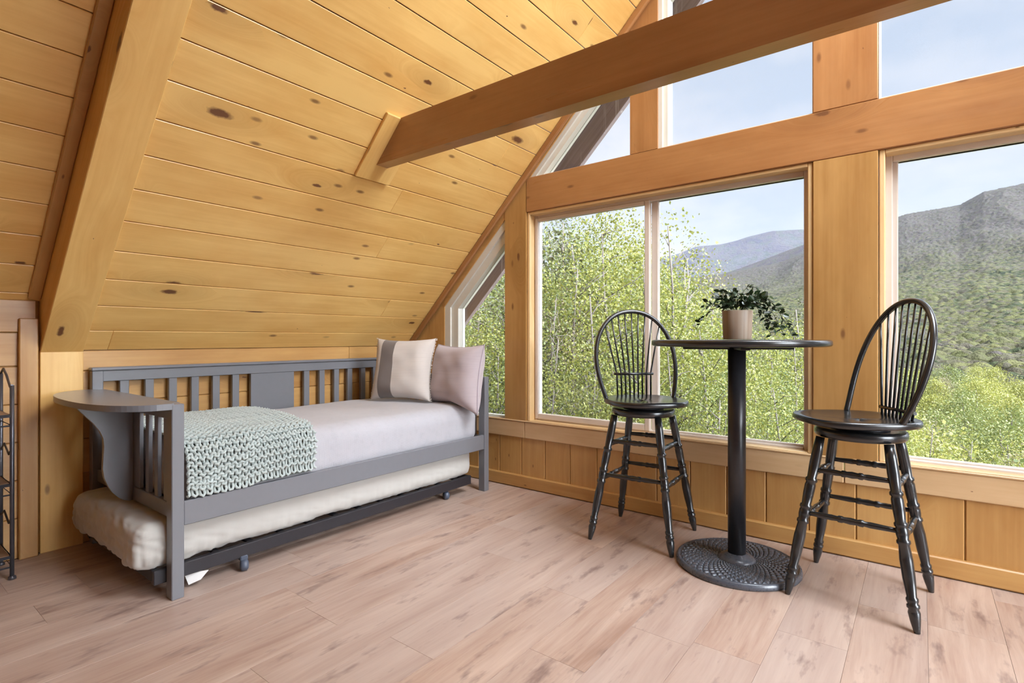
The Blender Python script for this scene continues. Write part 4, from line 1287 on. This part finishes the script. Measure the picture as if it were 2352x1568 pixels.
LBL = {'y': ('yellow-green leafy tree in the woods close outside the windows', 'yellow-green trees outside the windows'),
       'g': ('green leafy tree in the woods close outside the windows', 'green trees outside the windows'),
       's': ('slender sparse young tree among the woods outside the windows', 'slender young trees outside the windows'),
       'b': ('budding tan tree with bare twigs in the woods outside', 'budding trees outside the windows'),
       'o': ('dark olive evergreen in the woods outside the slider', 'evergreens outside the windows')}
PR = dict(y=P_y, g=P_g, s=P_s, b=P_b, o=P_o)
# x, y (metres), height of the top
NEAR = [
    ('o', -5.14, 8.03, 3.48), ('o', -5.15, 6.76, 2.60), ('y', -3.80, 7.42, 3.00), ('y', -3.66, 6.26, 2.37), ('g', -5.55, 8.98, 3.47),
    ('y', -4.14, 8.92, 2.80), ('g', -5.68, 10.77, 3.22), ('s', -3.01, 7.77, 3.05), ('s', -3.57, 8.10, 2.62), ('y', -3.05, 8.75, 2.37),
    ('b', -3.53, 9.64, 2.71), ('b', -3.24, 10.75, 2.27), ('y', -2.36, 7.26, 1.43), ('g', -2.56, 10.01, 1.15), ('y', -2.03, 9.53, 1.00),
    ('y', -2.15, 7.93, 0.77), ('y', -2.01, 11.69, 1.41), ('o', -3.24, 20.20, 2.52), ('g', -1.56, 8.13, 0.60), ('b', -3.08, 12.76, 1.26),
    ('y', -2.46, 6.43, 1.14), ('g', -2.76, 5.95, 1.03), ('y', -2.94, 5.31, 0.99), ('b', -3.42, 5.44, 1.29), ('b', -3.97, 5.78, 1.99),
    ('g', -4.25, 5.31, 1.86), ('y', -3.96, 4.78, 1.18), ('g', -5.31, 6.01, 2.25), ('b', -6.51, 7.61, 3.03), ('y', -4.97, 5.26, 1.55),
    ('g', -6.68, 6.85, 2.16), ('y', -3.20, 4.86, 0.71), ('y', -2.52, 5.12, 0.54), ('g', -1.97, 6.55, 0.56), ('s', -4.39, 10.50, 2.82),
    ('s', -4.09, 11.99, 3.22), ('g', -5.76, 13.22, 2.66), ('g', -5.59, 14.61, 2.77), ('b', -5.34, 16.06, 2.62), ('b', -4.96, 10.06, 2.33),
    ('y', -1.68, 12.57, 0.89), ('y', -1.26, 10.38, 0.19), ('g', -5.88, 5.57, 1.60), ('y', -6.91, 6.04, 2.03), ('b', -4.58, 7.83, 2.25),
    ('s', -3.19, 5.87, 1.84), ('b', -7.04, 9.72, 3.61), ('g', -7.12, 12.18, 3.75), ('g', -7.11, 14.71, 3.41), ('o', -4.48, 7.66, 2.94),
    ('o', -5.66, 7.63, 3.40), ('g', -3.81, 5.90, 1.88), ('g', -4.68, 8.38, 2.39), ('y', -0.35, 18.64, -1.45), ('y', 1.18, 21.07, -1.69),
    ('y', 2.15, 21.18, -1.72), ('g', -1.22, 17.97, -1.14), ('b', 0.37, 21.71, -1.51), ('o', -4.22, 8.74, 1.77), ('g', -3.24, 8.86, 1.66),
    ('g', -2.78, 9.47, 0.92), ('o', -3.84, 11.55, 1.91), ('g', -7.85, 11.62, 4.03), ('g', -8.87, 14.62, 4.31), ('g', -7.20, 13.38, 3.38),
    ('y', -7.88, 16.64, 3.69), ('o', -8.76, 13.44, 4.71), ('g', -6.45, 16.48, 3.00), ('g', -5.90, 18.16, 2.81), ('o', -8.93, 15.84, 3.69),
    ('g', -5.35, 12.28, 2.76), ('y', -7.50, 9.37, 2.83), ('g', -8.20, 8.83, 2.44), ('o', -4.41, 16.78, 1.51), ('y', -5.67, 8.25, 2.21),
]
for i, (kd, x, y, zt) in enumerate(NEAR):
    plant(PR[kd][i % len(PR[kd])], used, x, y, zt, LBL[kd][0], 'tree', LBL[kd][1])
# the woods below the house
P_c = [make_tree('round_tree', 9, 3.0, .10, 5200, .21, m_, 81 + i, .42, nb=10, r0=.14) for i, m_ in enumerate(('crown_y', 'crown_g', 'crown_b', 'crown_y', 'crown_g'))]
CL = {0: 'y', 3: 'y', 1: 'g', 4: 'g', 2: 'b'}
CLB = {'y': ('bright spring-green tree crown on the wooded slope below the house', 'spring-green crowns on the slope'),
       'g': ('mid green tree crown on the wooded slope below the house', 'mid green crowns on the slope'),
       'b': ('tan budding tree crown on the wooded slope below the house', 'tan crowns on the slope')}
g = random.Random(5)
cnt = 0
for ring, (d0, d1, dth) in enumerate(((20, 24, 7.5), (26, 31, 6.5), (34, 40, 5.2), (43, 51, 4.2), (56, 66, 3.3), (72, 84, 2.7), (92, 106, 2.2), (114, 128, 1.9), (136, 150, 1.7))):
    thd = -24 + g.uniform(0, dth)
    while thd < 13:
        d = g.uniform(d0, d1); a = math.radians(thd + g.uniform(-.3, .3) * dth)
        x, y = math.sin(a) * d, math.cos(a) * d
        k = g.choices(range(5), (3, 3, 2.2, 2, 3))[0]
        zg = float(np.interp(d, [0, 5, 10, 15, 24, 60, 130, 260], [-3.0, -3.4, -4.8, -6.8, -10.2, -12.4, -13.85, -11.9]))
        hh = g.uniform(5.5, 8.0) + (1.2 if d > 60 else 0)
        lab, grp = CLB[CL[k]]
        plant(P_c[k], used, x, y, zg + hh, lab, 'tree', grp, scale=hh / 9 * g.uniform(.95, 1.2), lo=zg)
        cnt += 1; thd += dth * g.uniform(.75, 1.2)
for pr in list(PR.values()) + [P_c]:
    for root, h in pr:
        if not used.get(root.name):
            for c in list(root.children): bpy.data.objects.remove(c)
            bpy.data.objects.remove(root)
